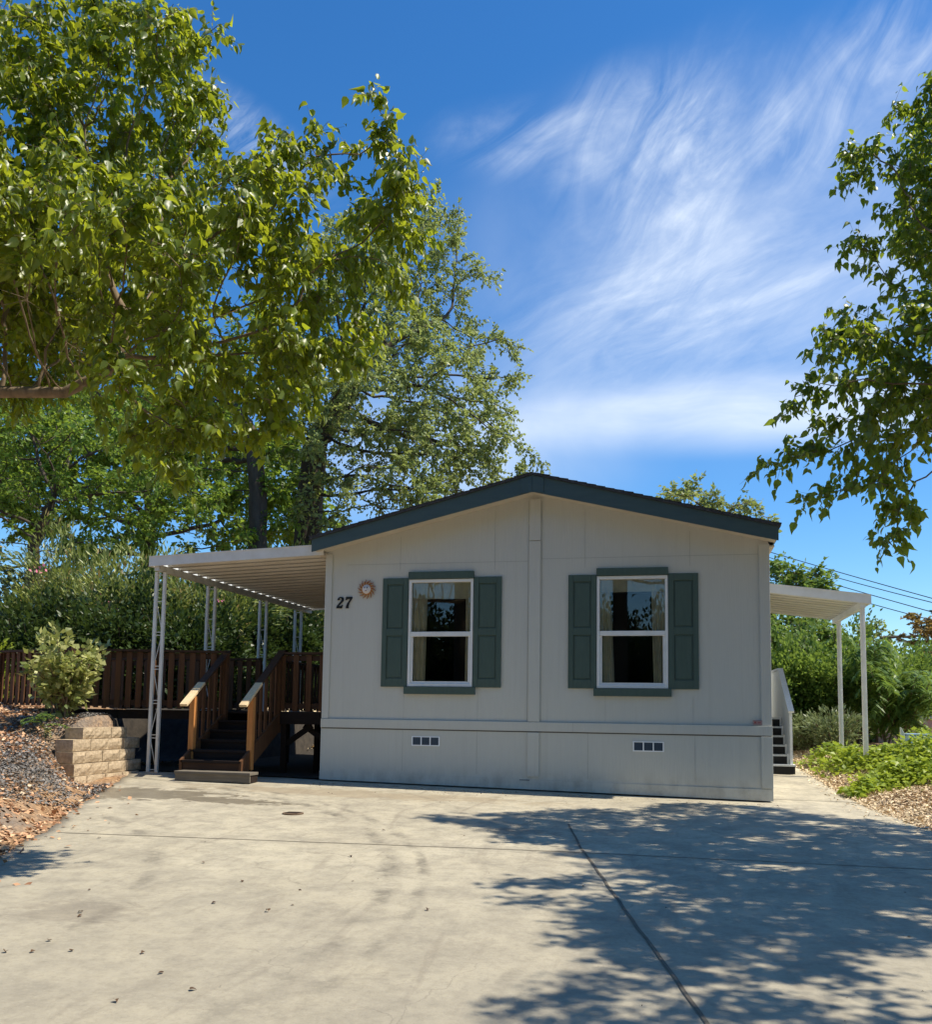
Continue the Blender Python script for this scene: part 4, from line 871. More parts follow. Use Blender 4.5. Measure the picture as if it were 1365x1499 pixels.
tree('mulberry_tree', 'large near mulberry tree with hanging bright green leaves reaching in from the left', 'tree', limb, blobs, 60, .12, .75, .16, .003,
     M['mulb'], 'broad', .096, (5, 6), M['bark'], droop=1.15, spread=.25, trunk_r=.075, n=7, leafr=9, width=.78, clear=[limb[3:], .30])

# --- shade tree right of the drive, most of it outside the picture; it throws the leafy shade
bl = [(1350, 150, 10.8, 45), (1365, 215, 10.6, 50), (1300, 235, 10.8, 42), (1330, 320, 10.5, 52), (1250, 225, 10.8, 34), (1244, 262, 10.7, 24), (1275, 330, 10.4, 36), (1236, 350, 10.4, 22), (1365, 330, 10.5, 60),
      (1345, 440, 10.0, 46), (1290, 470, 9.8, 62), (1360, 540, 9.6, 92), (1232, 500, 9.8, 44), (1255, 560, 9.6, 70), (1330, 620, 9.4, 82), (1215, 600, 9.5, 50), (1205, 525, 9.7, 30), (1185, 560, 9.6, 20), (1180, 630, 9.5, 26), (1165, 655, 9.5, 20), (1120, 668, 9.5, 14), (1088, 678, 9.5, 9),
      (1265, 690, 9.3, 44), (1200, 712, 9.3, 22), (1160, 722, 9.3, 10), (1330, 720, 9.2, 46), (1300, 775, 9.1, 20), (1285, 815, 9.1, 13), (1345, 770, 9.1, 22)]
blobs = [px_blob(a, b, y, r*1.08, (1, 1.25, 1)) for a, b, y, r in bl]
blobs += [(3.3, 9.6, 4.8, 1.0), (3.5, 10.6, 6.6, 1.1), (4.6, 10.4, 5.8, 1.5), (4.2, 8.2, 5.0, 1.3), (3.7, 7.1, 4.9, 1.0), (3.2, 6.4, 5.0, .75), (5.2, 9.0, 7.0, 1.5), (3.9, 11.6, 6.8, 1.0), (5.4, 11.4, 6.2, 1.4), (5.6, 7.4, 5.4, 1.4), (3.7, 6.0, 5.5, .8),
          (6.4, 9.4, 5.6, 1.4), (2.9, 7.4, 5.7, .7), (4.4, 6.6, 6.3, 1.0), (3.3, 10.6, 7.6, .8), (3.1, 11.4, 7.3, .7), (4.6, 12.6, 6.3, 1.0), (3.5, 4.5, 5.5, .75), (3.9, 5.3, 5.1, .6), (3.0, 5.6, 4.9, .55), (3.6, 8.6, 4.6, .7)]
tree('shade_tree', 'near shade tree at the right edge with long drooping leafy twigs over the driveway', 'tree',
     [(5.0, 9.4, G(5.0, 9.4)-.1), (4.9, 9.4, 1.2), (4.7, 9.45, 2.6), (4.5, 9.5, 3.6)], blobs, 46, .14, .85, .18, .0034, M['mulb2'], 'broad', .10, (4, 6), M['bark'], droop=1.1, spread=.26, trunk_r=.14, n=7, leafr=9, width=.85)

# --- tall open tree behind the home
bl = [(640, 330, 30, 46), (690, 350, 30, 22), (600, 370, 29, 52), (700, 400, 30, 26), (725, 408, 30, 13), (655, 420, 30, 34), (560, 450, 29, 74), (600, 510, 28, 60), (690, 495, 30, 34), (735, 505, 30, 24), (770, 505, 30, 12), (650, 560, 28, 70), (730, 560, 30, 36),
      (762, 545, 30, 16), (550, 600, 27, 84), (640, 640, 28, 74), (710, 625, 29, 50), (755, 640, 30, 22), (770, 680, 31, 20), (806, 680, 31, 10), (600, 700, 27, 66), (690, 700, 29, 50), (740, 700, 30, 32), (500, 660, 26, 60), (540, 740, 26, 52), (620, 745, 26, 40), (480, 560, 27, 60), (500, 480, 28, 60),
      (470, 740, 26, 42), (520, 380, 29, 60), (430, 640, 26, 40)]
blobs = [px_blob(a, b, y, r, (1, 1.5, 1)) for a, b, y, r in bl]
blobs = [px_blob(a, b, y, r*1.06+1, (1, 1.5, 1)) for a, b, y, r in bl]
t0, t1, t2, t3 = at(440, 960, 27.5), at(452, 740, 27.5), at(462, 650, 27.5), at(520, 560, 28)
tree('locust_tree', 'tall open tree with fine grey green leaves behind the home ridge', 'tree', [(t0.x, 27.5, .6), tuple(t1), tuple(t2), tuple(t3)], blobs, 9, .28, 2.2, .36, .008,
     M['fine'], 'kite', .155, (4, 12), M['barkdark'], droop=.35, spread=.5, trunk_r=.46, n=7, leafr=8)
# --- second tree with a dark trunk, left of it
bl = [(380, 600, 25, 60), (300, 640, 25, 60), (420, 700, 25, 30), (340, 700, 25, 46), (230, 620, 26, 60), (390, 500, 26, 70), (280, 540, 26, 80), (170, 560, 27, 70), (360, 770, 24, 26), (330, 750, 25, 34), (420, 760, 25, 30), (300, 600, 26, 60), (410, 650, 25, 40), (250, 680, 25, 50)]
t0, t1 = at(376, 960, 25), at(378, 720, 25)
tree('locust_tree', 'leafy tree with a dark upright trunk just left of the tall open tree', 'tree', [(t0.x, 25, .6), tuple(t1), tuple(at(370, 640, 25))], [px_blob(a, b, y, r, (1, 1.4, 1)) for a, b, y, r in bl], 6, .32, 2.6, .42, .009,
     M['mid'], 'kite', .17, (4, 9), M['barkdark'], droop=.4, spread=.55, trunk_r=.30, n=6, leafr=9)
bl = [(30, 640, 33, 70), (120, 620, 33, 70), (220, 640, 33, 70), (320, 650, 33, 70), (420, 690, 33, 60), (70, 720, 33, 66), (170, 720, 33, 66), (270, 730, 33, 66), (370, 745, 33, 60), (450, 760, 33, 46), (-60, 680, 33, 90), (20, 760, 33, 36), (300, 800, 33, 40), (120, 800, 33, 40), (200, 800, 33, 40)]
tree('oak_tree', 'broad dense oak filling the gap behind the flowering shrubs and the carport roof', 'tree', [tuple(at(215, 960, 34)[:2])+(1.0,), tuple(at(215, 840, 34)), tuple(at(220, 760, 34))], [px_blob(a, b, y, r, (1, 1.4, 1)) for a, b, y, r in bl], 4.2, .38, 3.4, .46, .010,
     M['mid'], 'kite', .25, (6, 12), M['barkdark'], droop=.4, spread=.7, trunk_r=.34, n=6, leafr=9)
# --- bright tree above the oleanders at the far left
bl = [(60, 640, 22, 60), (150, 660, 22, 62), (30, 710, 22, 52), (110, 730, 22, 60), (200, 730, 22, 50), (40, 770, 23, 34), (250, 690, 22, 48), (190, 640, 23, 50), (-60, 660, 22, 90), (-80, 780, 22, 70), (300, 740, 23, 34), (240, 750, 22, 40), (160, 780, 22, 36), (90, 790, 22, 30), (130, 690, 22, 60), (60, 590, 23, 60), (280, 720, 22, 44)]
tree('elm_tree', 'yellow green feathery tree rising above the flowering shrubs at the left edge', 'tree', [tuple(at(40, 960, 22.5)[:2])+(1.0,), tuple(at(50, 800, 22.5)), tuple(at(80, 720, 22.5))], [px_blob(a, b, y, r, (1, 1.5, 1)) for a, b, y, r in bl], 10, .26, 2.2, .34, .008,
     M['mid'], 'kite', .15, (4, 9), M['barkdark'], droop=.5, spread=.48, trunk_r=.18, n=5, leafr=9)

def shrub(name, label, cat, x, y, z, w_, h, mat, kind, lsize, count, stems=9, group=None, width=1.0, upw=.7, depth=None, flower=0, shape=1.0, dm=None, lean=0.0):
    """many-stemmed shrub: leaves set round arching stems, denser towards the outside and open near the foot"""
    root = thing(name, label, cat, (x, y, z), group=group); depth = depth or w_; sm_ = MB(); B = []; A = []
    tips = []
    for k in range(stems):
        a = random.uniform(0, 2*math.pi); q = random.uniform(.15, 1)**.6; tip = Vector((x+math.cos(a)*w_*.5*q, y+math.sin(a)*depth*.5*q, z+h*(1-.45*q*q*shape)*random.uniform(.62, 1.10)))
        mid = Vector((x+math.cos(a)*w_*.2*q, y+math.sin(a)*depth*.2*q, z+h*.45)); foot = Vector((x+random.uniform(-.12, .12)*w_, y+random.uniform(-.1, .1)*depth, z-.1))
        pts = [foot*(1-t)**2+mid*2*t*(1-t)+tip*t*t for t in (0, .25, .5, .75, 1)]; sm_.tube(pts, [.022, .017, .013, .008, .004], 4, False); tips.append((pts, a))
    link('stem', sm_.mesh('stem'), M['bark'], root)
    per = count//stems; P = np.array([[tuple(p) for p in pts] for pts, _ in tips])
    i = np.repeat(np.arange(stems), per); t = (.18+.82*rng.random(len(i))**.75)*4; k = np.minimum(t.astype(int), 3); f = (t-k)[:, None]
    c = P[i, k]*(1-f)+P[i, k+1]*f; d = P[i, k+1]-P[i, k]; d /= np.linalg.norm(d, axis=1)[:, None]
    # leaves gather in tufts round side twigs
    nt = 14; tuft = rng.normal(size=(stems, nt, 3)); tuft /= np.linalg.norm(tuft, axis=2)[:, :, None]; tk = (t/4*nt).astype(int).clip(0, nt-1)
    off = tuft[i, tk]*(.22*min(w_, h)*(.35+.65*rng.random(len(i)))[:, None])+rng.normal(0, .045*min(w_, h), (len(i), 3))
    base = c+off; base[:, 2] = np.maximum(base[:, 2], z+.03); ax = d*upw+off/(np.linalg.norm(off, axis=1)[:, None]+1e-9)*.8+rng.normal(0, .35, (len(i), 3))
    nr = np.array([0, 0, .7])+rng.normal(0, .6, (len(i), 3))
    link('foliage', leaves('foliage', base, ax, nr, lsize*(.6+.7*rng.random(len(i))), kind, width), mat, root)
    if flower:
        fb = []; 
        for _ in range(flower):
            pts, a = random.choice(tips); p = np.array(pts[-1])+rng.normal(0, .12, 3)
            for q in range(7): fb.append(p+rng.normal(0, .07, 3))
        fb = np.array(fb); link('flower', leaves('flower', fb, rng.normal(size=fb.shape), rng.normal(size=fb.shape), .085, 'oval', 2.0), M['pink'], root)['kind'] = 'stuff'
    return root
# --- flowering oleanders behind the deck
ole = [(95, 20.5, 3.0, 4.7, 'leftmost oleander shrub, open and tall, above the bend of the deck railing', 1),
       (200, 20.0, 3.2, 4.5, 'oleander shrub with pink flowers left of the front carport post', 9),
       (292, 20.6, 2.8, 4.1, 'oleander shrub behind the front edge of the carport roof', 2)]
for px, Y, wd_, hh_, lb, fl in ole:
    p = at(px, 1000, Y); shrub('oleander_shrub', lb, 'shrub', p.x, Y, .85, wd_+.4, hh_, M['ole'], 'slim', .19, 30000, 46, group='oleanders behind the deck', width=1.25, flower=fl)
for px, Y, wd_, hh_, lb in [(60, 19.0, 3.4, 3.1, 'low dark evergreen shrub behind the left deck railing'), (180, 18.7, 3.8, 3.0, 'dark evergreen shrub behind the middle of the deck railing'), (275, 19.0, 3.0, 3.1, 'dark shrub between the first and second carport posts'),
                            (350, 21.6, 2.6, 3.7, 'tall dark shrub between the second and third carport posts'), (415, 23.0, 2.6, 3.9, 'dark shrub behind the rear carport post'), (462, 24.5, 2.8, 4.4, 'olive shrub beside the far end of the home')]:
    p = at(px, 1000, Y); shrub('evergreen_shrub', lb, 'shrub', p.x, Y, .8, wd_, hh_, M['darkleaf'] if px < 440 else M['ole'], 'kite', .12, 22000, 34, width=1.0)
for px, Y, h_, lb in [(440, 27, 6.0, 'olive toned tall shrub whose top shows above the carport roof near the gable'), (345, 26, 5.6, 'olive toned tall shrub whose top shows above the middle of the carport roof')]:
    p = at(px, 1000, Y); shrub('tall_shrub', lb, 'shrub', p.x, Y, .8, 4.0, h_, M['ole'], 'kite', .16, 22000, 40)
p = at(10, 1000, 30); shrub('willow_shrub', 'grey green bushy shrub at the far left beyond the white neighbouring home', 'shrub', p.x, 33, .8, 8, 6.0, M['far'], 'kite', .28, 16000, 40)
p = at(8, 1000, 17.5); shrub('garden_bush', 'bright green bush at the left edge in front of the white neighbouring home', 'bush', p.x-.25, 17.5, .8, 1.3, 2.1, M['vine'], 'kite', .11, 1500, 12)

# --- young pale bush and fern-like sprout on the bank
p = at(92, 1050, 12.9); shrub('young_bush', 'pale yellow green bush growing in front of the left deck railing', 'bush', p.x, 12.9, G(p.x, 12.9), 1.15, 1.30, M['vari'], 'oval', .115, 1700, 22, width=1.5, upw=.25, shape=.45)
fs = thing('fern_sprout', 'small sprout with drooping paired leaflets at the foot of the pale bush', 'plant', (0, 0, 0)); c0 = at(62, 1058, 12.3)
c0 = Vector((c0.x, 12.3, G(c0.x, 12.3)))
compound('frond', [c0+Vector((random.uniform(-.1, .1), random.uniform(-.1, .1), random.uniform(.05, .30))) for _ in range(9)], [(random.uniform(-1, 1), random.uniform(-1, .2), random.uniform(.1, .6)) for _ in range(9)], .34, 9, .085, M['sumac'], fs, 'slim', 1.6, .4)

# --- right-hand side: trees behind the roof, a dense shrub mass, sumac, vines
bl = [(990, 728, 40, 24), (1020, 716, 40, 20), (1050, 738, 40, 22), (1085, 745, 40, 20), (1108, 742, 40, 13), (1125, 768, 40, 14), (1138, 766, 40, 6), (965, 745, 40, 20), (1030, 760, 40, 30), (1100, 775, 40, 20)]
tree('ash_tree', 'feathery tree whose top just shows above the right slope of the roof', 'tree', [tuple(at(1060, 1000, 40)[:2])+(1.0,), tuple(at(1060, 860, 40)), tuple(at(1050, 790, 40))], [px_blob(a, b, y, r, (1, 1.4, 1)) for a, b, y, r in bl], 22, .26, 2.4, .32, .009,
     M['fine'], 'kite', .20, (4, 9), M['bark'], droop=.2, spread=.5, trunk_r=.2, n=5, leafr=10)
bl = [(1145, 835, 27, 18), (1165, 832, 27, 18), (1190, 842, 27, 20), (1212, 852, 27, 14), (1140, 865, 27, 24), (1180, 870, 27, 28), (1215, 885, 27, 16), (1235, 925, 26, 14), (1150, 920, 26, 32), (1195, 925, 26, 34), (1225, 960, 26, 24), (1160, 980, 26, 36), (1210, 1000, 26, 36), (1110, 900, 27, 30), (1155, 812+30, 27, 16), (1170, 850, 27, 24), (1205, 865, 27, 20), (1135, 825, 27, 14)]
tree('ash_tree', 'dense green tree rising behind the entry awning right of the home', 'tree', [tuple(at(1180, 1000, 27)[:2])+(.7,), tuple(at(1180, 960, 27)), tuple(at(1180, 900, 27))], [px_blob(a, b, y, r, (1, 1.3, 1)) for a, b, y, r in bl], 40, .2, 1.8, .24, .007,
     M['sumac'], 'kite', .16, (6, 9), M['bark'], droop=.3, spread=.5, trunk_r=.14, n=5, leafr=10)
for px, Y, w2, h2, lb in [(1150, 23.0, 2.2, 2.6, 'dense green shrub behind the entry steps'), (1205, 23.2, 2.4, 2.9, 'dense green shrub behind the rear awning post'), (1255, 26.0, 3.0, 3.4, 'tall green shrub seen between and beyond the two awning posts'), (1320, 28.0, 3.2, 2.9, 'green shrub in front of the grey neighbouring home')]:
    p = at(px, 1040, Y); shrub('green_shrub', lb, 'shrub', p.x, Y, .45, w2, h2, M['sumac'], 'kite', .11, 20000, 36)
for px, Y, w2, h2, lb in [(1190, 21.2, 1.4, .8, 'dry grey green weeds between the entry steps and the rear awning post'), (1222, 20.4, 1.1, .95, 'tall silvery weeds behind the rear awning post'), (1165, 21.6, 1.1, .75, 'low straw coloured weeds beside the entry steps')]:
    p = at(px, 1060, Y); shrub('weed_clump', lb, 'weeds', p.x, Y, G(p.x, Y)-.02, w2, h2, M['weed'], 'slim', .10, 2800, 24, width=1.8, upw=1.2)
for px, py0, Y, hh_, nf, lb in [(1298, 1050, 22.5, 2.7, 200, 'sumac sapling with long feathery fronds right of the front awning post'), (1322, 1050, 21.5, 1.9, 120, 'shorter sumac sapling leaning right in front of the grey home'), (1262, 1050, 24, 3.0, 110, 'sumac sapling between the two awning posts')]:
    p = at(px, py0, Y); z0 = G(p.x, Y); root = thing('sumac_sapling', lb, 'sapling', (p.x, Y, z0), group='sumac saplings beside the awning')
    og, dg_, sm_ = [], [], MB()
    for s in range(5):
        tipx = p.x+random.uniform(-.75, .75); ty = Y+random.uniform(-.6, .6); th = hh_*random.uniform(.55, 1); sm_.tube([(p.x, Y, z0-.1), ((p.x+tipx)/2-.05, (Y+ty)/2, z0+th*.5), (tipx, ty, z0+th)], [.025, .018, .008], 5)
        for k in range(nf//5):
            t = random.uniform(.3, 1); a = random.uniform(0, 6.28); og.append((p.x+(tipx-p.x)*t, Y+(ty-Y)*t, z0+th*t)); dg_.append((math.cos(a), math.sin(a), random.uniform(.35, 1.3)))
    link('stem', sm_.mesh('stem'), M['bark'], root)
    compound('frond', og, dg_, .60, 10, .22, M['sumac'], root, 'slim', 1.5, .95)
# spreading vines on the right bank
vt = []
for (a, b, Y, rx, n) in [(1215, 1105, 18.6, .55, 500), (1250, 1110, 17.6, .6, 700), (1290, 1105, 17.2, .6, 900), (1340, 1110, 16.9, .8, 1400), (1345, 1090, 18.4, .8, 800), (1310, 1130, 15.6, .45, 700), (1350, 1135, 15.2, .5, 900), (1268, 1150, 14.9, .28, 260), (1245, 1158, 14.6, .16, 90), (1290, 1140, 15.2, .3, 300), (1400, 1120, 16.5, 1.2, 1500)]:
    p = at(a, b, Y); q = rng.normal(0, .5, (n, 2))*rx; x = p.x+q[:, 0]; y = Y+q[:, 1]*1.4; k = x > ip(EDGE_R, y)-.02; x, y = x[k], y[k]
    hgt = .40*rx/.6*np.exp(-((q[k]**2).sum(1))/(rx*rx*.5)); z = ztop(x, y)+.03+hgt*(.35+.65*rng.random(len(x)))+.03*rng.random(len(x)); vt.append(np.stack([x, y, z], 1))
vt = np.concatenate(vt); ax = rng.normal(0, 1, vt.shape); ax[:, 2] = ax[:, 2]*.4-.1; nr = np.array([0, 0, 1.])+rng.normal(0, .45, vt.shape)
vo = link('ground_vines', leaves('ground_vines', vt, ax, nr, .10*(.6+.7*rng.random(len(vt))), 'kite', 1.25), M['vine']); tag(vo, 'bright green vines spreading over the straw mulch at the right', 'vines', kind='stuff')

# far right: autumn-toned tree, dark pine, grey neighbouring home, parked car
bl = [(1328, 905, 42, 13), (1345, 925, 42, 20), (1318, 930, 42, 12), (1362, 915, 42, 18), (1330, 950, 42, 12), (1360, 950, 42, 20)]
tree('autumn_tree', 'orange brown tree behind the grey neighbouring home at the right edge', 'tree', [tuple(at(1342, 1010, 42)[:2])+(1.0,), tuple(at(1342, 960, 42))], [px_blob(a, b, y, r) for a, b, y, r in bl], 30, .25, 2.2, .3, .01, M['dry'], 'kite', .2, (4, 8), M['barkdark'], droop=.3, spread=.3, trunk_r=.12, n=5, leafr=9)
bl = [(1290, 925, 50, 20), (1262, 930, 50, 14), (1310, 935, 50, 16), (1235, 940, 50, 20), (1380, 925, 50, 25)]
tree('hazel_tree', 'low green tree on the skyline right of the awning posts', 'tree', [tuple(at(1285, 1010, 50)[:2])+(1.0,), tuple(at(1285, 950, 50))], [px_blob(a, b, y, r) for a, b, y, r in bl], 16, .3, 3, .4, .01, M['fine'], 'kite', .24, (5, 9), M['barkdark'], droop=.3, spread=.4, trunk_r=.15, n=5, leafr=9)
bl = [(1364, 893, 46, 8), (1370, 905, 46, 11), (1380, 920, 46, 14), (1385, 900, 46, 12)]
tree('pine_tree', 'small dark pine against the sky at the right edge below the power lines', 'tree', [tuple(at(1380, 1010, 46)[:2])+(1.0,), tuple(at(1378, 930, 46))], [px_blob(a, b, y, r) for a, b, y, r in bl], 20, .25, 2.2, .4, .01, M['darkleaf'], 'slim', .3, (3, 8), M['barkdark'], droop=.1, spread=.2, trunk_r=.12, n=5, leafr=9, width=1.6)

def simple_home(name, label, x0, x1, y0, y1, z0, z1, wallm, roofm, wins_, over=.35, up_=.25):
    r_ = thing(name, label, 'house', ((x0+x1)/2, y0, z0)); zr = z1+up_; ym_ = (y0+y1)/2
    wl = MB(); P = [(y0, z0), (y1, z0), (y1, z1), (ym_, zr), (y0, z1)]
    wl.prism(P, x0, x1, 'x'); wl.build('wall', wallm, r_)
    rf = MB(); sl2 = (zr-z1)/(ym_-y0)
    for s in (-1, 1):
        ye = y0-over if s < 0 else y1+over; ze = z1-sl2*over; rf.prism([(ye, ze+.01), (ym_, zr+.01), (ym_, zr+.13), (ye, ze+.13)], x0-over, x1+over, 'x')
    rf.build('roof', roofm, r_); ed = MB().box(x0-over-.02, x1+over+.02, y0-over-.03, y0-over-.001, z1-sl2*over-.05, z1-sl2*over+.16); ed.build('fascia', M['white'], r_)
    for (a, b, c, d) in wins_:
        wo = MB().box(a-.05, b+.05, y0-.04, y0-.002, c-.05, d+.05).build('window', M['vinyl'], r_); MB().box(a, b, y0-.05, y0-.041, c, d).build('pane', M['dark'], wo)
    return r_
a = at(1290, 950, 33); b = at(1420, 950, 33)
simple_home('neighbouring_home', 'slate grey neighbouring home with a pale low roof behind the sumac', a.x, b.x+2, 33, 38, .3, 2.75, M['greyhouse'], M['roofgrey'], [(a.x+1.1, a.x+1.9, 1.6, 2.6), (a.x+2.6, a.x+3.6, 1.6, 2.6)])
a = at(-160, 950, 24.5); b = at(70, 950, 24.5)
simple_home('neighbouring_home', 'white neighbouring home seen past the shrubs at the left edge', a.x, b.x, 24.5, 29, .6, 3.35, M['whitewood'], M['roofgrey'], [(b.x-1.25, b.x-.35, 1.9, 2.75), (b.x-2.9, b.x-2.1, 1.6, 2.7)])
lowb = at(1285, 1045, 25.5); hib = at(1355, 1045, 25.5)
lw = MB().box(lowb.x, hib.x+1.2, 25.5, 25.8, .4, 1.18); wl = lw.build('garden_wall', M['curb'], bevel=.01); tag(wl, 'low pinkish rendered garden wall behind the sumac saplings', 'wall')
cp = MB().box(lowb.x-.04, hib.x+1.24, 25.46, 25.84, 1.183, 1.25).build('wall_cap', M['roofgrey'], wl)
# parked car, mostly hidden by the sumac
def car(x, y, z, ang, bodym, label):
    r_ = thing('parked_car', label, 'car', (0, 0, 0)); prof = [(-2.15, .35), (2.15, .35), (2.2, .75), (2.1, .88), (1.25, .98), (.55, 1.42), (-.95, 1.46), (-1.75, 1.02), (-2.15, .92), (-2.2, .6)]
    bd = MB(); n = len(prof); ws = [.84, .88, .88, .84]; 
    ring_ = [[(a*(1 if i in (1, 2) else .985), yv, b*(1 if i in (1, 2) else .985)+.01*(i in (0, 3))) for a, b in prof] for i, yv in enumerate((-.86, -.74, .74, .86))]
    bd.add(sum(ring_, []), [(i*n+k, i*n+(k+1) % n, (i+1)*n+(k+1) % n, (i+1)*n+k) for i in range(3) for k in range(n)]+[tuple(range(n)), tuple(range(3*n, 4*n))])
    bo = bd.build('body', bodym, r_, bevel=.03)
    for s in (-1, 1): MB().prism([(1.12, 1.0), (.52, 1.36), (-.9, 1.39), (-1.55, 1.03)], s*.872-.004, s*.872+.004).build('side_window', M['dark'], r_)
    for sx_ in (-1.35, 1.35):
        for s in (-1, 1):
            wh = MB().tube([(sx_, s*.68, .33), (sx_, s*.885, .33)], .33, 20).build('wheel', M['dark'], r_); MB().tube([(sx_, s*.886, .33), (sx_, s*.895, .33)], .19, 14).build('rim', M['steel'], wh)
    for s in (-1, 1): MB().box(2.15, 2.215, s*.65-.14, s*.65+.14, .68, .80).build('headlight', M['vinyl'], r_)
    r_.location = (x, y, z); r_.rotation_euler = (0, 0, ang); return r_
c1 = at(1312, 985, 29.5); car(c1.x+.8, 29.5, 1.05, R(8), M['white'], 'white parked car mostly hidden behind the sumac saplings')
c2 = at(1372, 985, 31.0); 
# white sawn-off post and pale blue lid lying in the vines
vp = at(1327, 1100, 17.6); zg = G(vp.x, 17.6)
bp = MB(); bp.add([(vp.x-.05, 17.6, zg-.05), (vp.x+.05, 17.6, zg-.05), (vp.x+.05, 17.7, zg-.05), (vp.x-.05, 17.7, zg-.05), (vp.x-.07, 17.6, zg+.66), (vp.x-.02, 17.6, zg+.56), (vp.x-.02, 17.7, zg+.56), (vp.x-.07, 17.7, zg+.66)],
                  [(0, 3, 2, 1), (4, 5, 6, 7), (0, 1, 5, 4), (1, 2, 6, 5), (2, 3, 7, 6), (3, 0, 4, 7)])
tag(bp.build('marker_stake', M['whitewood'], bevel=.004), 'short white stake standing among the vines', 'stake')
lp = at(1348, 1098, 17.9); zl = G(lp.x, 17.9)+.46
tb = MB(); tb.box(lp.x-.22, lp.x+.22, 17.75, 18.1, zl-.17, zl-.012); to = tb.build('storage_tub', M['bluecar'], bevel=.02); tag(to, 'pale blue plastic tub half hidden among the vines', 'tub'); MB().box(lp.x-.25, lp.x+.25, 17.72, 18.13, zl-.01, zl+.02).build('lid', M['bluecar'], to, bevel=.008)
# small plant on landing of entry steps
sm_ = MB().tube([(X0+.22, yT-.1, zt), (X0+.22, yT-.1, zt+.12)], [.07, .09], 12).build('pot', M['blackstep'], pot)
bb = rng.normal(0, 1, (160, 3)); bb /= np.linalg.norm(bb, axis=1)[:, None]; base = np.array([X0+.22, yT-.1, zt+.17])+bb*.09*rng.random((160, 1)); link('foliage', leaves('foliage', base, bb, rng.normal(size=bb.shape), .06, 'kite'), M['darkleaf'], pot)

# power lines and their poles
def pole(x, y, lb):
    r_ = thing('utility_pole', lb, 'utility pole', (x, y, 0)); MB().tube([(x, y, -.5), (x, y, 11.5)], [.16, .11], 10).build('pole', M['pole'], r_); MB().box(x-1.2, x+1.2, y-.06, y+.06, 10.6, 10.74).build('crossarm', M['pole'], r_)
ln = [((1100, 800), (1211, 834), (1365, 876)), ((1206, 840), (1290, 863), (1365, 882)), ((1120, 825), (1215, 855), (1354, 893)), ((1200, 862), (1276, 884), (1365, 908))]
names = ['topmost of the four power lines', 'second power line from the top', 'third power line from the top', 'lowest of the four power lines']
for (p1, p2, p3), lb in zip(ln, names):
    A_, B_ = at(*p1, 48), at(*p3, 41); d = (B_-A_); a0 = A_-d*1.5; b0 = B_+d*1.5; pts = [a0.lerp(b0, t/24)+Vector((0, 0, -.35*math.sin(math.pi*t/24)+.33)) for t in range(25)]
    o = MB().tube(pts, .019, 5, False).build('power_line', M['wire']); tag(o, lb+' crossing the sky above the entry awning', 'power line', 'power lines right of the home')

# distant wood closing the horizon
n = 26000; a = rng.uniform(-75, 75, n)+0; X_ = a*1.0; Y_ = 68+rng.uniform(0, 22, n)+np.abs(a)*.1
top_ = 4.6+1.7*np.sin(X_*.31)+1.1*np.sin(X_*.83+2)+.7*np.sin(X_*1.9+1)+np.where(X_ < -22, 1.6, 0); z = top_*(rng.random(n)**.6)
b_ = np.stack([X_, Y_, z+.4], 1); fo = link('distant_wood', leaves('distant_wood', b_, rng.normal(size=(n, 3)), rng.normal(size=(n, 3))+np.array([0, -.3, .8]), 1.0*(.5+rng.random(n)), 'oval', 1.6), M['far']); tag(fo, 'distant line of trees closing the horizon', 'woods', kind='stuff')

# unseen trees and hedge, added to block skylight and stand in the window glass
def copy_tree(o, loc, rz, label, sc=1.0):
    c = o.copy(); COL.objects.link(c); c.location = loc; c.rotation_euler = (0, 0, rz); c['label'] = label; c.scale = (sc, sc, sc)
    for ch in o.children: d = ch.copy(); COL.objects.link(d); d.parent = c
    return c
src = [o for o in bpy.data.objects if o.name == 'elm_tree'][0]
for x, y, rz, s, lb in [(-16, -8, 1.0, 1.7, 'unseen elm added far left of the photographer'), (-9, -12, 2.1, 1.9, 'unseen elm added left of the photographer'), (-2.0, -10, 2.6, 1.7, 'unseen elm added straight behind the photographer'), (4.5, -12, 5.0, 1.9, 'unseen elm added behind the photographer, a little right'), (10, -8, 4.0, 1.7, 'unseen elm added right of the photographer'), (16, -2, 5.6, 1.5, 'unseen elm added at the far right of the photographer')]:
    copy_tree(src, (x, y, -.4), rz, lb, s)

hs_ = [o for o in bpy.data.objects if o.name == 'evergreen_shrub'][0]
for k in range(11): c = copy_tree(hs_, (-19+k*3.6, -17+random.uniform(-.8, .8), -.4), k*1.3, 'unseen tall hedge shrub added behind the photographer', 2.3); c['group'] = 'unseen hedge added behind the photographer'
# ------------------------------------------------------------------ litter: chips, gravel, straw, fallen leaves
def scatter(name, label, cat, mat, x, y, size, kind, lift=.004, width=1.4, tilt=.35):
    z = ztop(x, y)+lift+.012*rng.random(len(x)); b = np.stack([x, y, z], 1); a = rng.normal(size=b.shape); a[:, 2] *= tilt; nr = np.array([0, 0, 1.])+rng.normal(0, .35, b.shape)
    o = link(name, leaves(name, b, a, nr, size*(.5+.9*rng.random(len(x))), kind, width), mat); tag(o, label, cat, kind='stuff'); return o
def region(n, x0, x1, y0, y1, cond):
    x = rng.uniform(x0, x1, n); y = rng.uniform(y0, y1, n); k = cond(x, y); return x[k], y[k]
patch = lambda x, y: np.sin(1.9*x+.7*y)+np.sin(1.3*y-1.1*x+2)+rng.normal(0, .5, len(x))
x, y = region(60000, -13.5, -4.2, 2.5, 15.5, lambda x, y: (x < ip(EDGE_L, y)+.02+.30*np.abs(rng.normal(size=len(x)))*(rng.random(len(x)) < .10)) & (patch(x, y) > -.9) & ~((x > -8.95) & (y > 12)))
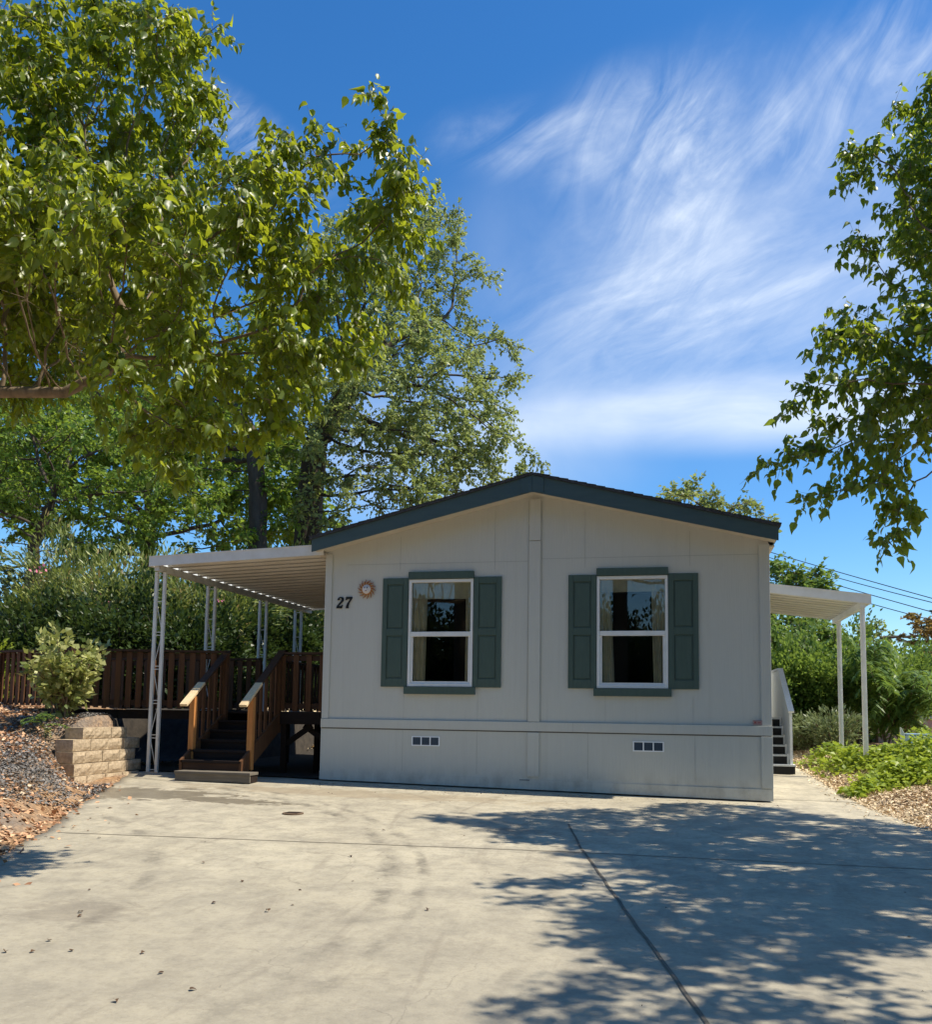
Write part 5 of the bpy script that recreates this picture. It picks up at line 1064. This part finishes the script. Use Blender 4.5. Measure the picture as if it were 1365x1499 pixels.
scatter('bark_mulch', 'reddish bark chips and dry leaves covering the bank left of the driveway', 'mulch', M['chip'], x, y, .055, 'kite')
x, y = region(52000, -10.8, -7.0, 8.5, 14.2, lambda x, y: (x < ip(EDGE_L, y)) & ((x-ip(EDGE_L, y)) > -1.9) & ~((x > -8.95) & (y > 12)) & (patch(x, y) < 1.0))
scatter('grey_gravel', 'patch of dark grey gravel left of the block wall', 'gravel', M['gravel'], x, y, .028, 'oval', width=2.4)
x, y = region(110000, 2.2, 6.5, 9.5, 22, lambda x, y: (x > ip(EDGE_R, y)-.03-.25*np.abs(rng.normal(size=len(x)))*(rng.random(len(x)) < .10)))
scatter('straw_mulch', 'pale straw mulch on the bank right of the driveway', 'mulch', M['straw'], x, y, .055, 'slim', width=2.2)
x, y = region(9000, -12, -5, 20.5, 26, lambda x, y: x < 99); scatter('leaf_litter', 'sunlit leaf litter on the ground behind the deck', 'leaf litter', M['straw'], x, y, .09, 'kite')
x = np.concatenate([rng.uniform(-5.3, 1.4, 260), rng.normal(-3.2, 1.8, 90), rng.uniform(-5, 3, 60)]); y = np.concatenate([13.30-.10*np.abs(rng.normal(size=260)), 13.0-.4*np.abs(rng.normal(size=90)), rng.uniform(3, 12, 60)])
b = np.stack([x, y, zslab(x, y)+.006], 1); a = rng.normal(size=b.shape); a[:, 2] *= .2
tag(link('leaf_litter', leaves('leaf_litter', b, a, np.array([0, 0, 1.])+rng.normal(0, .3, b.shape), .022*(.4+.9*rng.random(len(b))), 'kite', 1.2), M['deadleaf']), 'fine dark leaf crumbs blown against the foot of the home and over the concrete', 'leaf litter', kind='stuff')
for (px, py) in [(297, 1263), (512, 1254), (355, 1290), (120, 1340), (50, 1392), (103, 1394), (7, 1396), (211, 1395), (277, 1451), (168, 1465), (316, 1322), (440, 1303), (72, 1377), (627, 1331), (393, 1336), (143, 1227), (160, 1205), (239, 1424), (120, 1337), (560, 1215)]:
    d = ray(px, py); t = None
    for k in range(400):
        tt = 2+k*.04; q = np.array([0, 0, EYE])+d*tt
        if q[2] < float(zslab(q[0], q[1]))+.006: break
    o = link('fallen_leaf', leaves('fallen_leaf', np.array([[0, 0, .004]]), rng.normal(size=(1, 3))*np.array([1, 1, .1]), np.array([[.2, .1, 1.]]), .036, 'broad'), M['deadleaf']); o.location = (q[0], q[1], float(zslab(q[0], q[1]))+.006)
    tag(o, 'small dry leaf lying on the bare concrete', 'leaf', 'dry leaves scattered on the driveway')
